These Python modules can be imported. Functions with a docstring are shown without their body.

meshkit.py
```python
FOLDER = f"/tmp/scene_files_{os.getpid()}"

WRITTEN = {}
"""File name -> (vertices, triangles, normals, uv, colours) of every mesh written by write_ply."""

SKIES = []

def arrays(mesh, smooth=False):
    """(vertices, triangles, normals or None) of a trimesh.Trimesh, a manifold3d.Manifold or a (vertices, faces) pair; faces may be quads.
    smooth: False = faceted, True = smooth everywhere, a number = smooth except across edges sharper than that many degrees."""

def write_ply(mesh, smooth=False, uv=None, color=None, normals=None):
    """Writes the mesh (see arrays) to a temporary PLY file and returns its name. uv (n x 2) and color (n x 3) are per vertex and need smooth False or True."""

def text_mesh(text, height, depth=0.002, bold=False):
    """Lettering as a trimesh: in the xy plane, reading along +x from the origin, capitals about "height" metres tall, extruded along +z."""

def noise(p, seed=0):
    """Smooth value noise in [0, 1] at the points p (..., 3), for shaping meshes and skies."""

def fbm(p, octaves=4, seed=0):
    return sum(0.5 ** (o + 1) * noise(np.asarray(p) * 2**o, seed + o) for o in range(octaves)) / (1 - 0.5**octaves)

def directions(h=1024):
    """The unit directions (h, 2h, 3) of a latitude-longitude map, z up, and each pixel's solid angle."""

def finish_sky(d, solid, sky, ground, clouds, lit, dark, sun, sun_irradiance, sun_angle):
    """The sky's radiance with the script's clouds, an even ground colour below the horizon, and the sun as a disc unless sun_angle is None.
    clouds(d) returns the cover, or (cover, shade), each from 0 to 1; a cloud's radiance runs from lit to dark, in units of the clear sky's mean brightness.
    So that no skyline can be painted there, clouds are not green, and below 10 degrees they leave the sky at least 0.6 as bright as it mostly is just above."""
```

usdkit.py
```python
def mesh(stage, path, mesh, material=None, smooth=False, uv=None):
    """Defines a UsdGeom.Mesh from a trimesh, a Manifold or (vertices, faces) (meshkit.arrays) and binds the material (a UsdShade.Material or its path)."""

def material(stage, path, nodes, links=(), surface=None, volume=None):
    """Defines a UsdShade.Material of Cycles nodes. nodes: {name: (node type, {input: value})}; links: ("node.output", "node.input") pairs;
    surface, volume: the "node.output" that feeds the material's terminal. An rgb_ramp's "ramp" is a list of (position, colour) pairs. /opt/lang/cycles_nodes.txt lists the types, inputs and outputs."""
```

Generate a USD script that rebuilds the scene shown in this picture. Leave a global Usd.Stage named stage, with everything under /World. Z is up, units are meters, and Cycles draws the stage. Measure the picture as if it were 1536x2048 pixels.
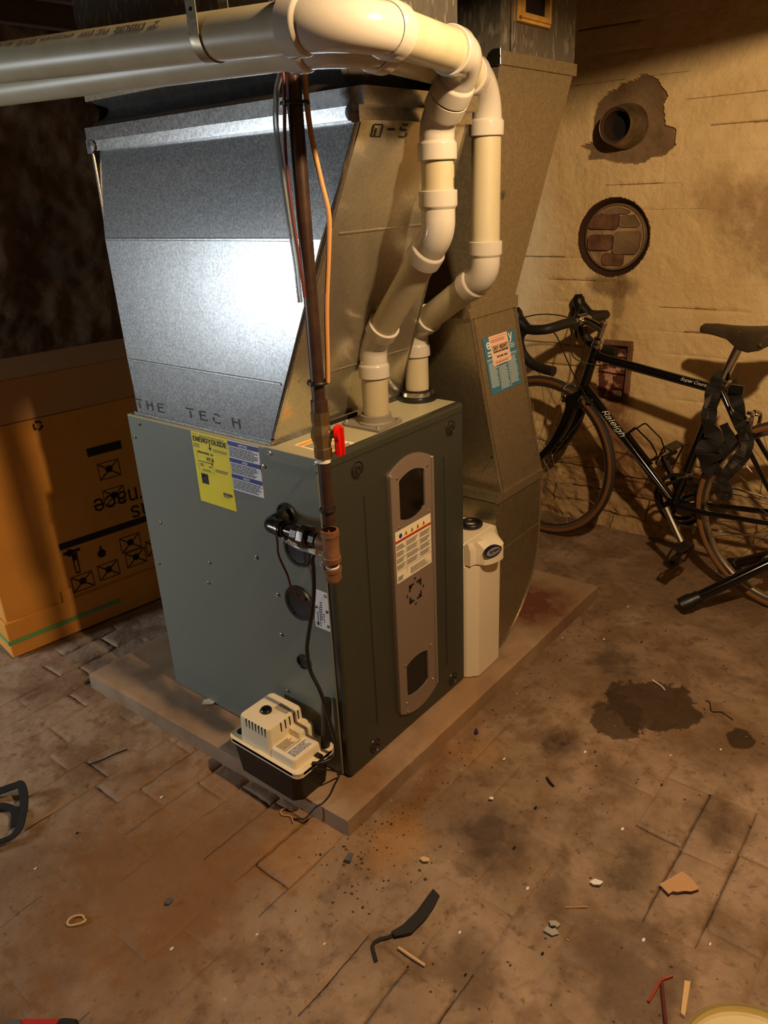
import math, random, numpy as np, trimesh, manifold3d, usdkit
from meshkit import text_mesh, noise, fbm
from pxr import Usd, UsdGeom, UsdLux, Gf, Sdf
from shapely.geometry import Polygon, Point, box as sbox
from shapely.ops import unary_union

stage = Usd.Stage.CreateInMemory()
UsdGeom.SetStageUpAxis(stage, 'Z')
UsdGeom.Xform.Define(stage, '/World')
random.seed(7)
RNG = np.random.RandomState(7)

# ------------------------------------------------------------------ camera, lights, exposure
CAM = np.array([-1.08605017, -1.06700697, 1.43596616])
R_ = np.array([0.62668525, -0.77792301, -0.04584078])
U_ = np.array([0.33248745, 0.21371894, 0.91857297])
F_ = np.array([0.70478201, 0.59089762, -0.39258415])
cam = UsdGeom.Camera.Define(stage, '/World/camera')
cam.AddTransformOp().Set(Gf.Matrix4d(*R_, 0, *U_, 0, *(-F_), 0, *CAM, 1))
cam.CreateHorizontalApertureAttr(24.0)
cam.CreateFocalLengthAttr(24.0 * 1517.5 / 1536)
cam.CreateClippingRangeAttr(Gf.Vec2f(0.02, 100))
cam.CreateExposureAttr(0.12)

LAMP = np.array([-0.075, -1.03, 1.95])
WARM_POWER, COOL_POWER, FILL = 32.0, 9.5, 0.006
bulb = UsdLux.SphereLight.Define(stage, '/World/bulb_light')
bulb.AddTranslateOp().Set(Gf.Vec3d(*LAMP))
bulb.CreateRadiusAttr(0.03)
bulb.CreateNormalizeAttr(True)
bulb.CreateIntensityAttr(WARM_POWER)
bulb.CreateColorAttr(Gf.Vec3f(1.0, 0.675, 0.36))
# small window in the left wall: cool daylight
WIN_C, WIN_W, WIN_H = np.array([-1.97, 2.02, 0.97]), 0.36, 0.50
win = UsdLux.RectLight.Define(stage, '/World/window_daylight')
win.AddTransformOp().Set(Gf.Matrix4d(0, 1, 0, 0, 0, 0, 1, 0, -1, 0, 0, 0, *WIN_C, 1) if False else Gf.Matrix4d(0, 1, 0, 0, 0, 0, -1, 0, -1, 0, 0, 0, *WIN_C, 1))
win.CreateWidthAttr(WIN_W)
win.CreateHeightAttr(WIN_H)
win.CreateNormalizeAttr(True)
win.CreateIntensityAttr(COOL_POWER)
win.CreateColorAttr(Gf.Vec3f(0.86, 0.95, 1.0))
dome = UsdLux.DomeLight.Define(stage, '/World/sky_light')
dome.CreateIntensityAttr(FILL)
dome.CreateColorAttr(Gf.Vec3f(1.0, 0.8, 0.6))

# ------------------------------------------------------------------ prim helpers
ORIG, USED = {}, {}
def numbered(path):
    k = USED.get(path, -1) + 1
    USED[path] = k
    return path if k == 0 else f'{path}_{k:03d}'
def keys(prim, **kw):
    for k, v in kw.items():
        if v: prim.SetCustomDataByKey(k, v)
def thing(name, label=None, category=None, group=None, base=(0, 0, 0), kind=None):
    path = numbered('/World/' + name)
    x = UsdGeom.Xform.Define(stage, path)
    x.AddTranslateOp().Set(Gf.Vec3d(*map(float, base)))
    ORIG[path] = np.array(base, float)
    keys(x.GetPrim(), label=label, category=category, group=group, kind=kind)
    return path
def top(path): return '/'.join(path.split('/')[:3])
def part(name, mesh, mat, parent, smooth=30, label=None, kind=None):
    o = ORIG[top(parent)]
    path = numbered(parent + '/' + name)
    m = mesh.copy(); m.apply_translation(-o)
    pr = usdkit.mesh(stage, path, m, mat, smooth=smooth)
    keys(pr.GetPrim(), label=label, kind=kind)
    return path
def parts(name, ms, mat, parent, **kw):
    for m in ms: part(name, m, mat, parent, **kw)
def solo(name, mesh, mat, label=None, category=None, group=None, kind=None, smooth=30):
    path = numbered('/World/' + name)
    b = mesh.bounds; o = np.array([(b[0][0] + b[1][0]) / 2, (b[0][1] + b[1][1]) / 2, b[0][2]])
    m = mesh.copy(); m.apply_translation(-o)
    pr = usdkit.mesh(stage, path, m, mat, smooth=smooth)
    UsdGeom.Xformable(pr).AddTranslateOp().Set(Gf.Vec3d(*map(float, o)))
    ORIG[path] = o
    keys(pr.GetPrim(), label=label, category=category, group=group, kind=kind)
    return path

# ------------------------------------------------------------------ mesh helpers
V = lambda *a: np.array(a, float)
def unit(v): v = np.asarray(v, float); return v / np.linalg.norm(v)
def cat(ms): return trimesh.util.concatenate([m for m in ms if m is not None])
def tm(man):
    m = man.to_mesh(); return trimesh.Trimesh(np.array(m.vert_properties[:, :3]), np.array(m.tri_verts), process=False)
def hull(pts): return trimesh.convex.convex_hull(np.asarray(pts, float))
def bx(lo, hi, c=0.0):
    lo, hi = np.minimum(lo, hi).astype(float), np.maximum(lo, hi).astype(float)
    c = min(c, (hi - lo).min() * 0.45)
    if c <= 0: return trimesh.creation.box(bounds=[lo, hi])
    P = []
    for s in np.ndindex(2, 2, 2):
        k = np.where(np.array(s) == 1, hi, lo); g = np.where(np.array(s) == 1, -1, 1) * c
        for a in range(3):
            q = k + g; q[a] = k[a]; P.append(q)
    return hull(P)
def rbox(lo, hi, r, n=16):
    lo, hi = np.array(lo, float) + r, np.array(hi, float) - r
    return tm(manifold3d.Manifold.batch_hull([manifold3d.Manifold.sphere(r, n).translate([(lo, hi)[i][0], (lo, hi)[j][1], (lo, hi)[k][2]]) for i, j, k in np.ndindex(2, 2, 2)]))
def frame_of(d):
    d = unit(d); a = unit(np.cross(d, [0, 0, 1.0] if abs(d[2]) < .9 else [1.0, 0, 0])); return a, np.cross(d, a)
def sweep(pts, prof, up=None, caps=True, scale=None):
    """sweeps a closed 2-D profile along a polyline with parallel transport"""
    p = np.asarray(pts, float); n = len(p); prof = np.asarray(prof, float); k = len(prof)
    t = np.gradient(p, axis=0); t[0] = p[1] - p[0]; t[-1] = p[-1] - p[-2]
    t /= np.linalg.norm(t, axis=1, keepdims=True) + 1e-12
    a = unit(np.cross(t[0], up)) if up is not None else frame_of(t[0])[0]
    vs = []
    for i in range(n):
        if i: a = a - t[i] * (a @ t[i]); a = unit(a)
        b = np.cross(t[i], a); s = 1 if scale is None else scale[i]
        vs.append(p[i] + s * (prof[:, :1] * a + prof[:, 1:] * b))
    v = np.vstack(vs); f = []
    for i in range(n - 1):
        for j in range(k):
            q = [i * k + j, i * k + (j + 1) % k, (i + 1) * k + (j + 1) % k, (i + 1) * k + j]
            f += [[q[0], q[1], q[2]], [q[0], q[2], q[3]]]
    if caps:
        for i0, sg in ((0, -1), ((n - 1) * k, 1)):
            c = len(v); v = np.vstack([v, v[i0:i0 + k].mean(0)])
            for j in range(k):
                e = [c, i0 + j, i0 + (j + 1) % k]; f.append(e if sg > 0 else e[::-1])
    return trimesh.Trimesh(v, np.array(f), process=False)
def circ(r, n): a = np.arange(n) * 2 * np.pi / n; return np.c_[r * np.cos(a), r * np.sin(a)]
def tube(pts, r, n=10, caps=True):
    if np.ndim(r): return sweep(pts, circ(1, n), caps=caps, scale=r)
    return sweep(pts, circ(r, n), caps=caps)
def ribbon(pts, w, th, up=None): return sweep(pts, [(-w / 2, -th / 2), (w / 2, -th / 2), (w / 2, th / 2), (-w / 2, th / 2)], up=up)
def smooth_path(pts, n=6):
    """Catmull-Rom through the points"""
    p = np.asarray(pts, float); p = np.vstack([2 * p[0] - p[1], p, 2 * p[-1] - p[-2]]); out = []
    for i in range(1, len(p) - 2):
        for t in np.arange(n) / n:
            a, b, c, d = p[i - 1:i + 3]
            out.append(.5 * (2 * b + (c - a) * t + (2 * a - 5 * b + 4 * c - d) * t * t + (3 * b - a - 3 * c + d) * t ** 3))
    return np.array(out + [p[-2]])
def fillet(pts, r, n=8):
    p = [np.asarray(q, float) for q in pts]; out = [p[0]]
    for i in range(1, len(p) - 1):
        rr = r[i - 1] if np.ndim(r) else r
        d0, d1 = unit(p[i - 1] - p[i]), unit(p[i + 1] - p[i])
        th = math.acos(np.clip(d0 @ d1, -1, 1)); L = rr / math.tan(th / 2)
        c = p[i] + unit(d0 + d1) * rr / math.sin(th / 2); s, e = p[i] + d0 * L, p[i] + d1 * L
        x = unit(s - c); y = unit((e - c) - x * ((e - c) @ x)); sp = math.pi - th
        out += [c + rr * (x * math.cos(a) + y * math.sin(a)) for a in np.linspace(0, sp, n)]
    return np.array(out + [p[-1]])
def lathe(prof, o, axis, n=24):
    """prof: (r, h) pairs along the axis; open ends are closed with r = 0"""
    a, b = frame_of(axis); d = unit(axis); prof = [(max(r, 1e-5), h) for r, h in prof]
    ang = np.arange(n) * 2 * np.pi / n; k = n
    v = np.vstack([np.asarray(o) + d * h + r * (np.cos(ang)[:, None] * a + np.sin(ang)[:, None] * b) for r, h in prof]); f = []
    for i in range(len(prof) - 1):
        for j in range(k):
            q = [i * k + j, i * k + (j + 1) % k, (i + 1) * k + (j + 1) % k, (i + 1) * k + j]
            f += [[q[0], q[1], q[2]], [q[0], q[2], q[3]]]
    m = trimesh.Trimesh(v, np.array(f), process=False)
    return m
def rod(o, e, r, n=12, c=0.0):
    o, e = np.asarray(o, float), np.asarray(e, float); L = np.linalg.norm(e - o)
    return lathe([(0, 0), (r - c, 0), (r, c), (r, L - c), (r - c, L), (0, L)] if c else [(0, 0), (r, 0), (r, L), (0, L)], o, e - o, n)
def ring(o, axis, R, r, n=28, m=10):
    a = np.linspace(0, 2 * np.pi, m + 1); return lathe([(R + r * math.cos(t), r * math.sin(t)) for t in -a], o, axis, n)
def place(m, o, ux, uy):
    ux, uy = unit(ux), unit(uy); M = np.eye(4); M[:3, 0], M[:3, 1], M[:3, 2], M[:3, 3] = ux, uy, np.cross(ux, uy), o
    m = m.copy(); m.apply_transform(M); return m
def prism(poly, depth, o, ux, uy, h0=0.0):
    """shapely polygon extruded from h0 to h0+depth along ux x uy"""
    ms = []
    for g in getattr(poly, 'geoms', [poly]):
        m = trimesh.creation.extrude_polygon(g, depth, engine='earcut'); m.apply_translation([0, 0, h0]); ms.append(m)
    return place(cat(ms), o, ux, uy)
def rrect(x0, y0, x1, y1, r): return sbox(x0 + r, y0 + r, x1 - r, y1 - r).buffer(r, 6)
def bars(rects, o, ux, uy, th=0.0004, h0=0.0003):
    """thin flat print: list of (x0, y0, x1, y1)"""
    return place(cat([trimesh.creation.box(bounds=[[a, b, h0], [c, d, h0 + th]]) for a, b, c, d in rects]), o, ux, uy)
TXT = {}
def txt(s, h, o, ux, uy, x=0, y=0, width=None, bold=False, rot=False, shear=0.0, th=0.0004, h0=0.0003, center=False):
    k = (s, bold)
    if k not in TXT: TXT[k] = text_mesh(s, 1.0, 1.0, bold)
    m = TXT[k].copy(); v = m.vertices.copy(); w = v[:, 0].max()
    v[:, 0] = (v[:, 0] + shear * v[:, 1]) * h * ((width / (w * h)) if width else 1); v[:, 1] *= h; v[:, 2] = h0 + v[:, 2] * th
    if center: v[:, 0] -= v[:, 0].max() / 2
    if rot: v[:, :2] *= -1
    v[:, 0] += x; v[:, 1] += y
    m.vertices = v
    return place(m, o, ux, uy)
def greek(x0, y0, x1, y1, rows, rnd, fill=0.55, ragged=0.2, gap=0.12):
    """rows of word-like dashes for print too small to read"""
    out, dy = [], (y1 - y0) / rows
    for i in range(rows):
        y, x, end = y1 - (i + 1) * dy, x0, x1 - rnd.random() * ragged * (x1 - x0)
        while x < end:
            w = min((0.05 + 0.13 * rnd.random()) * (x1 - x0), end - x)
            out.append((x, y + dy * (1 - fill) / 2, x + w, y + dy * (1 + fill) / 2)); x += w + gap * 0.2 * (x1 - x0)
    return out
def jitter(m, amp, freq, seed=0):
    m = m.copy(); v = m.vertices
    m.vertices = v + amp * (np.stack([fbm(v * freq + 11.3 * k, 3, seed + k) for k in range(3)], -1) - .5) * 2
    return m

# ------------------------------------------------------------------ materials
LOOK = '/World/Looks/'
UsdGeom.Scope.Define(stage, '/World/Looks')
def lin(r, g, b): return tuple(((c / 255) / 12.92 if c / 255 <= .04045 else ((c / 255 + .055) / 1.055) ** 2.4) for c in (r, g, b))
def mat(name, col, rough=.5, metal=0., col2=None, scale=8., detail=4., bump=None, spec=.5, coat=0., rough2=None, ramp=(.35, .65), stretch=(1, 1, 1), trans=0., local=False):
    n = {'g': ('geometry', {}), 'p': ('principled_bsdf', {'base_color': col, 'roughness': rough, 'metallic': metal, 'specular_ior_level': spec, 'coat_weight': coat, 'transmission_weight': trans}), 'm': ('mapping', {'scale': stretch})}
    l = [('g.position', 'm.vector')]
    if col2 is not None or rough2 is not None:
        n['n'] = ('noise_texture', {'scale': scale, 'detail': detail, 'roughness': .6}); l.append(('m.vector', 'n.vector'))
        n['r'] = ('map_range', {'from_min': ramp[0], 'from_max': ramp[1], 'clamp': True}); l.append(('n.fac', 'r.value'))
        if col2 is not None:
            n['x'] = ('mix_color', {'a': col, 'b': col2}); l += [('r.result', 'x.fac'), ('x.result', 'p.base_color')]
        if rough2 is not None:
            n['q'] = ('map_range', {'to_min': rough, 'to_max': rough2}); l += [('r.result', 'q.value'), ('q.result', 'p.roughness')]
    if bump:
        n['bn'] = ('noise_texture', {'scale': bump[0], 'detail': 4.}); n['b'] = ('bump', {'strength': bump[1], 'distance': bump[2] if len(bump) > 2 else .002})
        l += [('m.vector', 'bn.vector'), ('bn.fac', 'b.height'), ('b.normal', 'p.normal')]
    return usdkit.material(stage, LOOK + name, n, l, surface='p.BSDF')
def galv(name, a, b, scale, rough, rough2, stretch=(1, 1, 1), bump=.05, ramp=(.25, .75), metal=1.):
    n = {'g': ('geometry', {}), 'm': ('mapping', {'scale': stretch}), 'd': ('noise_texture', {'scale': scale * .35, 'detail': 2.}),
         'v': ('voronoi_texture', {'scale': scale}), 's': ('separate_color', {}), 'r': ('map_range', {'from_min': ramp[0], 'from_max': ramp[1], 'clamp': True}),
         'x': ('mix_color', {'a': a, 'b': b}), 'q': ('map_range', {'to_min': rough, 'to_max': rough2}), 'bn': ('noise_texture', {'scale': 6., 'detail': 2.}), 'bu': ('bump', {'strength': bump, 'distance': .01}),
         'p': ('principled_bsdf', {'metallic': metal})}
    l = [('g.position', 'm.vector'), ('m.vector', 'v.vector'), ('v.color', 's.color'), ('s.r', 'r.value'), ('r.result', 'x.fac'), ('x.result', 'p.base_color'), ('s.g', 'q.value'), ('q.result', 'p.roughness'),
         ('g.position', 'bn.vector'), ('bn.fac', 'bu.height'), ('bu.normal', 'p.normal')]
    return usdkit.material(stage, LOOK + name, n, l, surface='p.BSDF')
M = {}
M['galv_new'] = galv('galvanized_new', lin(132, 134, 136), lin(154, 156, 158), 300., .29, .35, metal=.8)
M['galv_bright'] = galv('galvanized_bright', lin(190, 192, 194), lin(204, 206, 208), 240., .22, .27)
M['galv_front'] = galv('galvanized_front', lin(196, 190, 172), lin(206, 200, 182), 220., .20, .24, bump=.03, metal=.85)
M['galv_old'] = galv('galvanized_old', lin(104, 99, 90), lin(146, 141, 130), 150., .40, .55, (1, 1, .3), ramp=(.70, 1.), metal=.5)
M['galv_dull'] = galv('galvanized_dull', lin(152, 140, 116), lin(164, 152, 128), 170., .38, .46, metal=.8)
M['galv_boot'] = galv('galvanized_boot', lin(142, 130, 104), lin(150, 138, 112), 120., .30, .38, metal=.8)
M['steel'] = mat('bright_steel', lin(190, 190, 188), .22, 1.)
M['zinc'] = mat('zinc_screw', lin(200, 200, 196), .25, 1.)
M['pvc'] = mat('pvc_cream', lin(184, 177, 152), .38, col2=lin(174, 163, 132), scale=14., stretch=(1, 1, .25))
M['pvc_fit'] = mat('pvc_white_fitting', lin(182, 176, 166), .18, coat=.25)
M['ink'] = mat('black_ink', lin(22, 20, 20), .6)
M['grayink'] = mat('gray_ink', lin(105, 100, 95), .7)
M['cabinet'] = mat('gray_cabinet_paint', lin(114, 119, 110), .36, col2=lin(108, 113, 104), scale=400., bump=(500., .12, .0006))
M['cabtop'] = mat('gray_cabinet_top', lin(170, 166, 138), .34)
M['door'] = mat('dark_door_paint', lin(50, 52, 44), .36, bump=(450., .10, .0006))
M['bronze'] = mat('bronze_badge', lin(140, 124, 112), .36, .35)
M['darkglass'] = mat('dark_window', lin(16, 12, 10), .08, spec=.6)
M['darkmesh'] = mat('dark_recess', lin(26, 17, 12), .7)
M['black'] = mat('black_rubber', lin(22, 22, 23), .42)
M['blackplastic'] = mat('black_plastic', lin(20, 20, 21), .3)
M['knob'] = mat('dark_knob', lin(40, 38, 32), .3)
M['grayplastic'] = mat('gray_flange', lin(125, 118, 108), .45)
M['yellow'] = mat('yellow_label', lin(236, 216, 20), .55)
M['paper'] = mat('white_label', lin(226, 226, 228), .5)
M['warmpaper'] = mat('cream_label', lin(232, 222, 200), .5)
M['blueink'] = mat('blue_ink', lin(22, 46, 128), .5)
M['redink'] = mat('red_ink', lin(168, 48, 18), .5)
M['orangeink'] = mat('orange_ink', lin(235, 160, 30), .5)
M['iron'] = mat('brown_gas_pipe', lin(72, 50, 40), .4, .3, col2=lin(52, 36, 30), scale=22.)
M['blackiron'] = mat('black_iron', lin(58, 54, 52), .25, .8, col2=lin(86, 80, 74), scale=20.)
M['rustiron'] = mat('rusty_fitting', lin(138, 98, 68), .55, .25, col2=lin(110, 74, 50), scale=40., bump=(220., .3))
M['brass'] = mat('brass', lin(168, 148, 108), .28, .9)
M['tape'] = mat('white_thread_tape', lin(225, 222, 214), .5)
M['redplastic'] = mat('red_lever', lin(214, 24, 14), .32)
M['clear'] = mat('clear_tube', lin(205, 210, 210), .12, trans=.75)
M['redwire'] = mat('red_wire', lin(92, 36, 34), .45)
M['tanwire'] = mat('tan_cable', lin(190, 138, 84), .4)
M['canvas'] = mat('black_canvas', lin(34, 30, 28), .62, bump=(30., .4, .01))
M['cream'] = mat('cream_plastic', lin(226, 214, 190), .3)
M['pumpwhite'] = mat('white_pump_plastic', lin(236, 222, 190), .32)
M['tank'] = mat('black_tank', lin(13, 12, 12), .45)
M['card'] = mat('cardboard', lin(218, 150, 62), .8, col2=lin(208, 140, 54), scale=5.)
M['cardcut'] = mat('cardboard_edge', lin(190, 140, 88), .85)
M['greenstrap'] = mat('green_strap', lin(104, 156, 92), .5)
M['boxink'] = mat('box_ink', lin(36, 22, 16), .8)
M['register'] = mat('tan_register', lin(222, 176, 88), .4, col2=lin(200, 152, 70), scale=30.)
M['blueposter'] = mat('blue_sticker', lin(52, 116, 146), .4)
M['pinkpaper'] = mat('pale_tag', lin(232, 196, 170), .5)
M['whiteink'] = mat('white_ink', lin(226, 226, 220), .5)
M['badgeplate'] = mat('gray_badge', lin(140, 138, 132), .3)
M['navy'] = mat('navy_ring', lin(24, 24, 60), .3)
M['bikeblack'] = mat('bike_black_paint', lin(14, 14, 16), .12, coat=.6)
M['chrome'] = mat('chrome', lin(205, 204, 200), .12, 1.)
M['alloy'] = mat('alloy', lin(176, 174, 168), .28, 1.)
M['tire'] = mat('tire_rubber', lin(52, 44, 38), .7)
M['gum'] = mat('gum_sidewall', lin(128, 86, 46), .6)
M['bartape'] = mat('black_bar_tape', lin(32, 29, 27), .55, bump=(160., .3))
M['saddle'] = mat('saddle_leather', lin(70, 58, 42), .5)
M['redrim'] = mat('red_wear', lin(150, 62, 46), .5)
M['webbing'] = mat('black_webbing', lin(26, 23, 22), .75, bump=(400., .5))
M['webgray'] = mat('gray_webbing', lin(82, 76, 70), .7)
M['wood'] = mat('joist_wood', lin(88, 64, 44), .75, col2=lin(62, 44, 30), scale=6., stretch=(.2, 3, 3))
M['trimwood'] = mat('window_wood', lin(160, 150, 136), .6)
M['redcloth'] = mat('red_cloth', lin(178, 30, 38), .8)
M['graycloth'] = mat('gray_cloth', lin(84, 84, 90), .8)
M['tinlid'] = mat('pale_lid', lin(222, 208, 170), .3, .0, col2=lin(206, 190, 150), scale=6.)
M['rimbrass'] = mat('lid_rim', lin(214, 198, 140), .22, .7)
M['woodchip'] = mat('split_wood', lin(206, 172, 124), .7)
M['scrap'] = mat('scrap_card', lin(186, 146, 106), .85)
M['foil'] = mat('foil_metal', lin(190, 188, 184), .3, .4)
M['sleeve'] = mat('old_zinc_sleeve', lin(150, 134, 108), .45, .6, col2=lin(110, 92, 68), scale=18.)
M['rustin'] = mat('rust_inside', lin(70, 44, 30), .8)
M['flaky'] = mat('flaking_red_masonry', lin(96, 48, 36), .8, col2=lin(206, 160, 136), scale=26., detail=8., ramp=(.50, .58), bump=(40., .6, .006))
M['dullblack'] = mat('soot_black', lin(14, 10, 8), .9)
M['oldbrick'] = mat('old_brick', lin(136, 98, 72), .85, col2=lin(94, 64, 48), scale=18., bump=(60., .6, .004))
M['dirt'] = mat('dirt_crumbs', lin(74, 54, 38), .9, col2=lin(176, 146, 108), scale=9., ramp=(.56, .60))
M['porcelain'] = mat('porcelain', lin(230, 226, 216), .25)
M['ghostglass'] = mat('window_pane', lin(200, 210, 215), .1)

# ------------------------------------------------------------------ dirty floor and painted brick: layered materials with stains in their real places
def layered(name, cols, masks, rough=.7, bumps=((18., .25, .004), (160., .25, .001)), speck=None, rough_wet=None):
    """cols: base colours from coarse to fine noise; masks: (centre, radii, rotz, distortion, lo, hi, colour, strength, wet)"""
    n = {'g': ('geometry', {}), 'p': ('principled_bsdf', {'roughness': rough, 'specular_ior_level': .35})}
    l = []
    prev = None
    for i, (sc, a, b, lo, hi) in enumerate(cols):
        n[f'n{i}'] = ('noise_texture', {'scale': sc, 'detail': 6., 'roughness': .62, 'distortion': .3}); l.append(('g.position', f'n{i}.vector'))
        n[f'r{i}'] = ('map_range', {'from_min': lo, 'from_max': hi, 'clamp': True}); l.append((f'n{i}.fac', f'r{i}.value'))
        if prev is None:
            n[f'x{i}'] = ('mix_color', {'a': a, 'b': b}); l.append((f'r{i}.result', f'x{i}.fac'))
        else:
            n[f'x{i}'] = ('mix_color', {'b': b}); l.append((prev, f'x{i}.a'))
            n[f'k{i}'] = ('math', {'math_type': 'multiply', 'value2': a}); l += [(f'r{i}.result', f'k{i}.value1'), (f'k{i}.value', f'x{i}.fac')]
        prev = f'x{i}.result'
    n['w'] = ('noise_texture', {'scale': 9., 'detail': 5., 'roughness': .6}); l.append(('g.position', 'w.vector'))
    n['e'] = ('noise_texture', {'scale': 16., 'detail': 8., 'roughness': .65}); l.append(('g.position', 'e.vector'))
    n['ec'] = ('math', {'math_type': 'multiply_add', 'value2': 3.2, 'value3': -.6}); l.append(('e.fac', 'ec.value1'))
    n['ws'] = ('vector_math', {'math_type': 'subtract', 'vector2': (.5, .5, .5)}); l.append(('w.color', 'ws.vector1'))
    wet = None
    for i, (c, rad, rz, dist, lo, hi, col, st, iswet) in enumerate(masks):
        n[f'wd{i}'] = ('vector_math', {'math_type': 'scale', 'scale': dist}); l.append(('ws.vector', f'wd{i}.vector1'))
        n[f'ad{i}'] = ('vector_math', {'math_type': 'add'}); l += [('g.position', f'ad{i}.vector1'), (f'wd{i}.vector', f'ad{i}.vector2')]
        n[f'mp{i}'] = ('mapping', {'mapping_type': 'texture', 'location': c, 'rotation': (0, 0, rz), 'scale': rad}); l.append((f'ad{i}.vector', f'mp{i}.vector'))
        n[f'gr{i}'] = ('gradient_texture', {'gradient_type': 'spherical'}); l.append((f'mp{i}.vector', f'gr{i}.vector'))
        n[f'ea{i}'] = ('math', {'math_type': 'multiply'}); l += [('ec.value', f'ea{i}.value1'), (f'gr{i}.fac', f'ea{i}.value2')]
        n[f'mr{i}'] = ('map_range', {'from_min': lo, 'from_max': hi, 'to_max': st, 'clamp': True}); l.append((f'ea{i}.value', f'mr{i}.value'))
        n[f'mx{i}'] = ('mix_color', {'b': col}); l += [(prev, f'mx{i}.a'), (f'mr{i}.result', f'mx{i}.fac')]
        prev = f'mx{i}.result'
        if iswet:
            if wet is None: wet = f'mr{i}.result'
            else:
                n[f'wm{i}'] = ('math', {'math_type': 'maximum'}); l += [(wet, f'wm{i}.value1'), (f'mr{i}.result', f'wm{i}.value2')]; wet = f'wm{i}.value'
    if wet:
        n['wr'] = ('map_range', {'to_min': rough, 'to_max': rough_wet or .3}); l += [(wet, 'wr.value'), ('wr.result', 'p.roughness')]
    l.append((prev, 'p.base_color'))
    last = None
    for i, (sc, st, di) in enumerate(bumps):
        n[f'bn{i}'] = ('noise_texture', {'scale': sc, 'detail': 5., 'roughness': .6}); n[f'bu{i}'] = ('bump', {'strength': st, 'distance': di})
        l += [('g.position', f'bn{i}.vector'), (f'bn{i}.fac', f'bu{i}.height')]
        if last: l.append((last, f'bu{i}.normal'))
        last = f'bu{i}.normal'
    l.append((last, 'p.normal'))
    return usdkit.material(stage, LOOK + name, n, l, surface='p.BSDF')
DK = lin(64, 50, 40)
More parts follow.
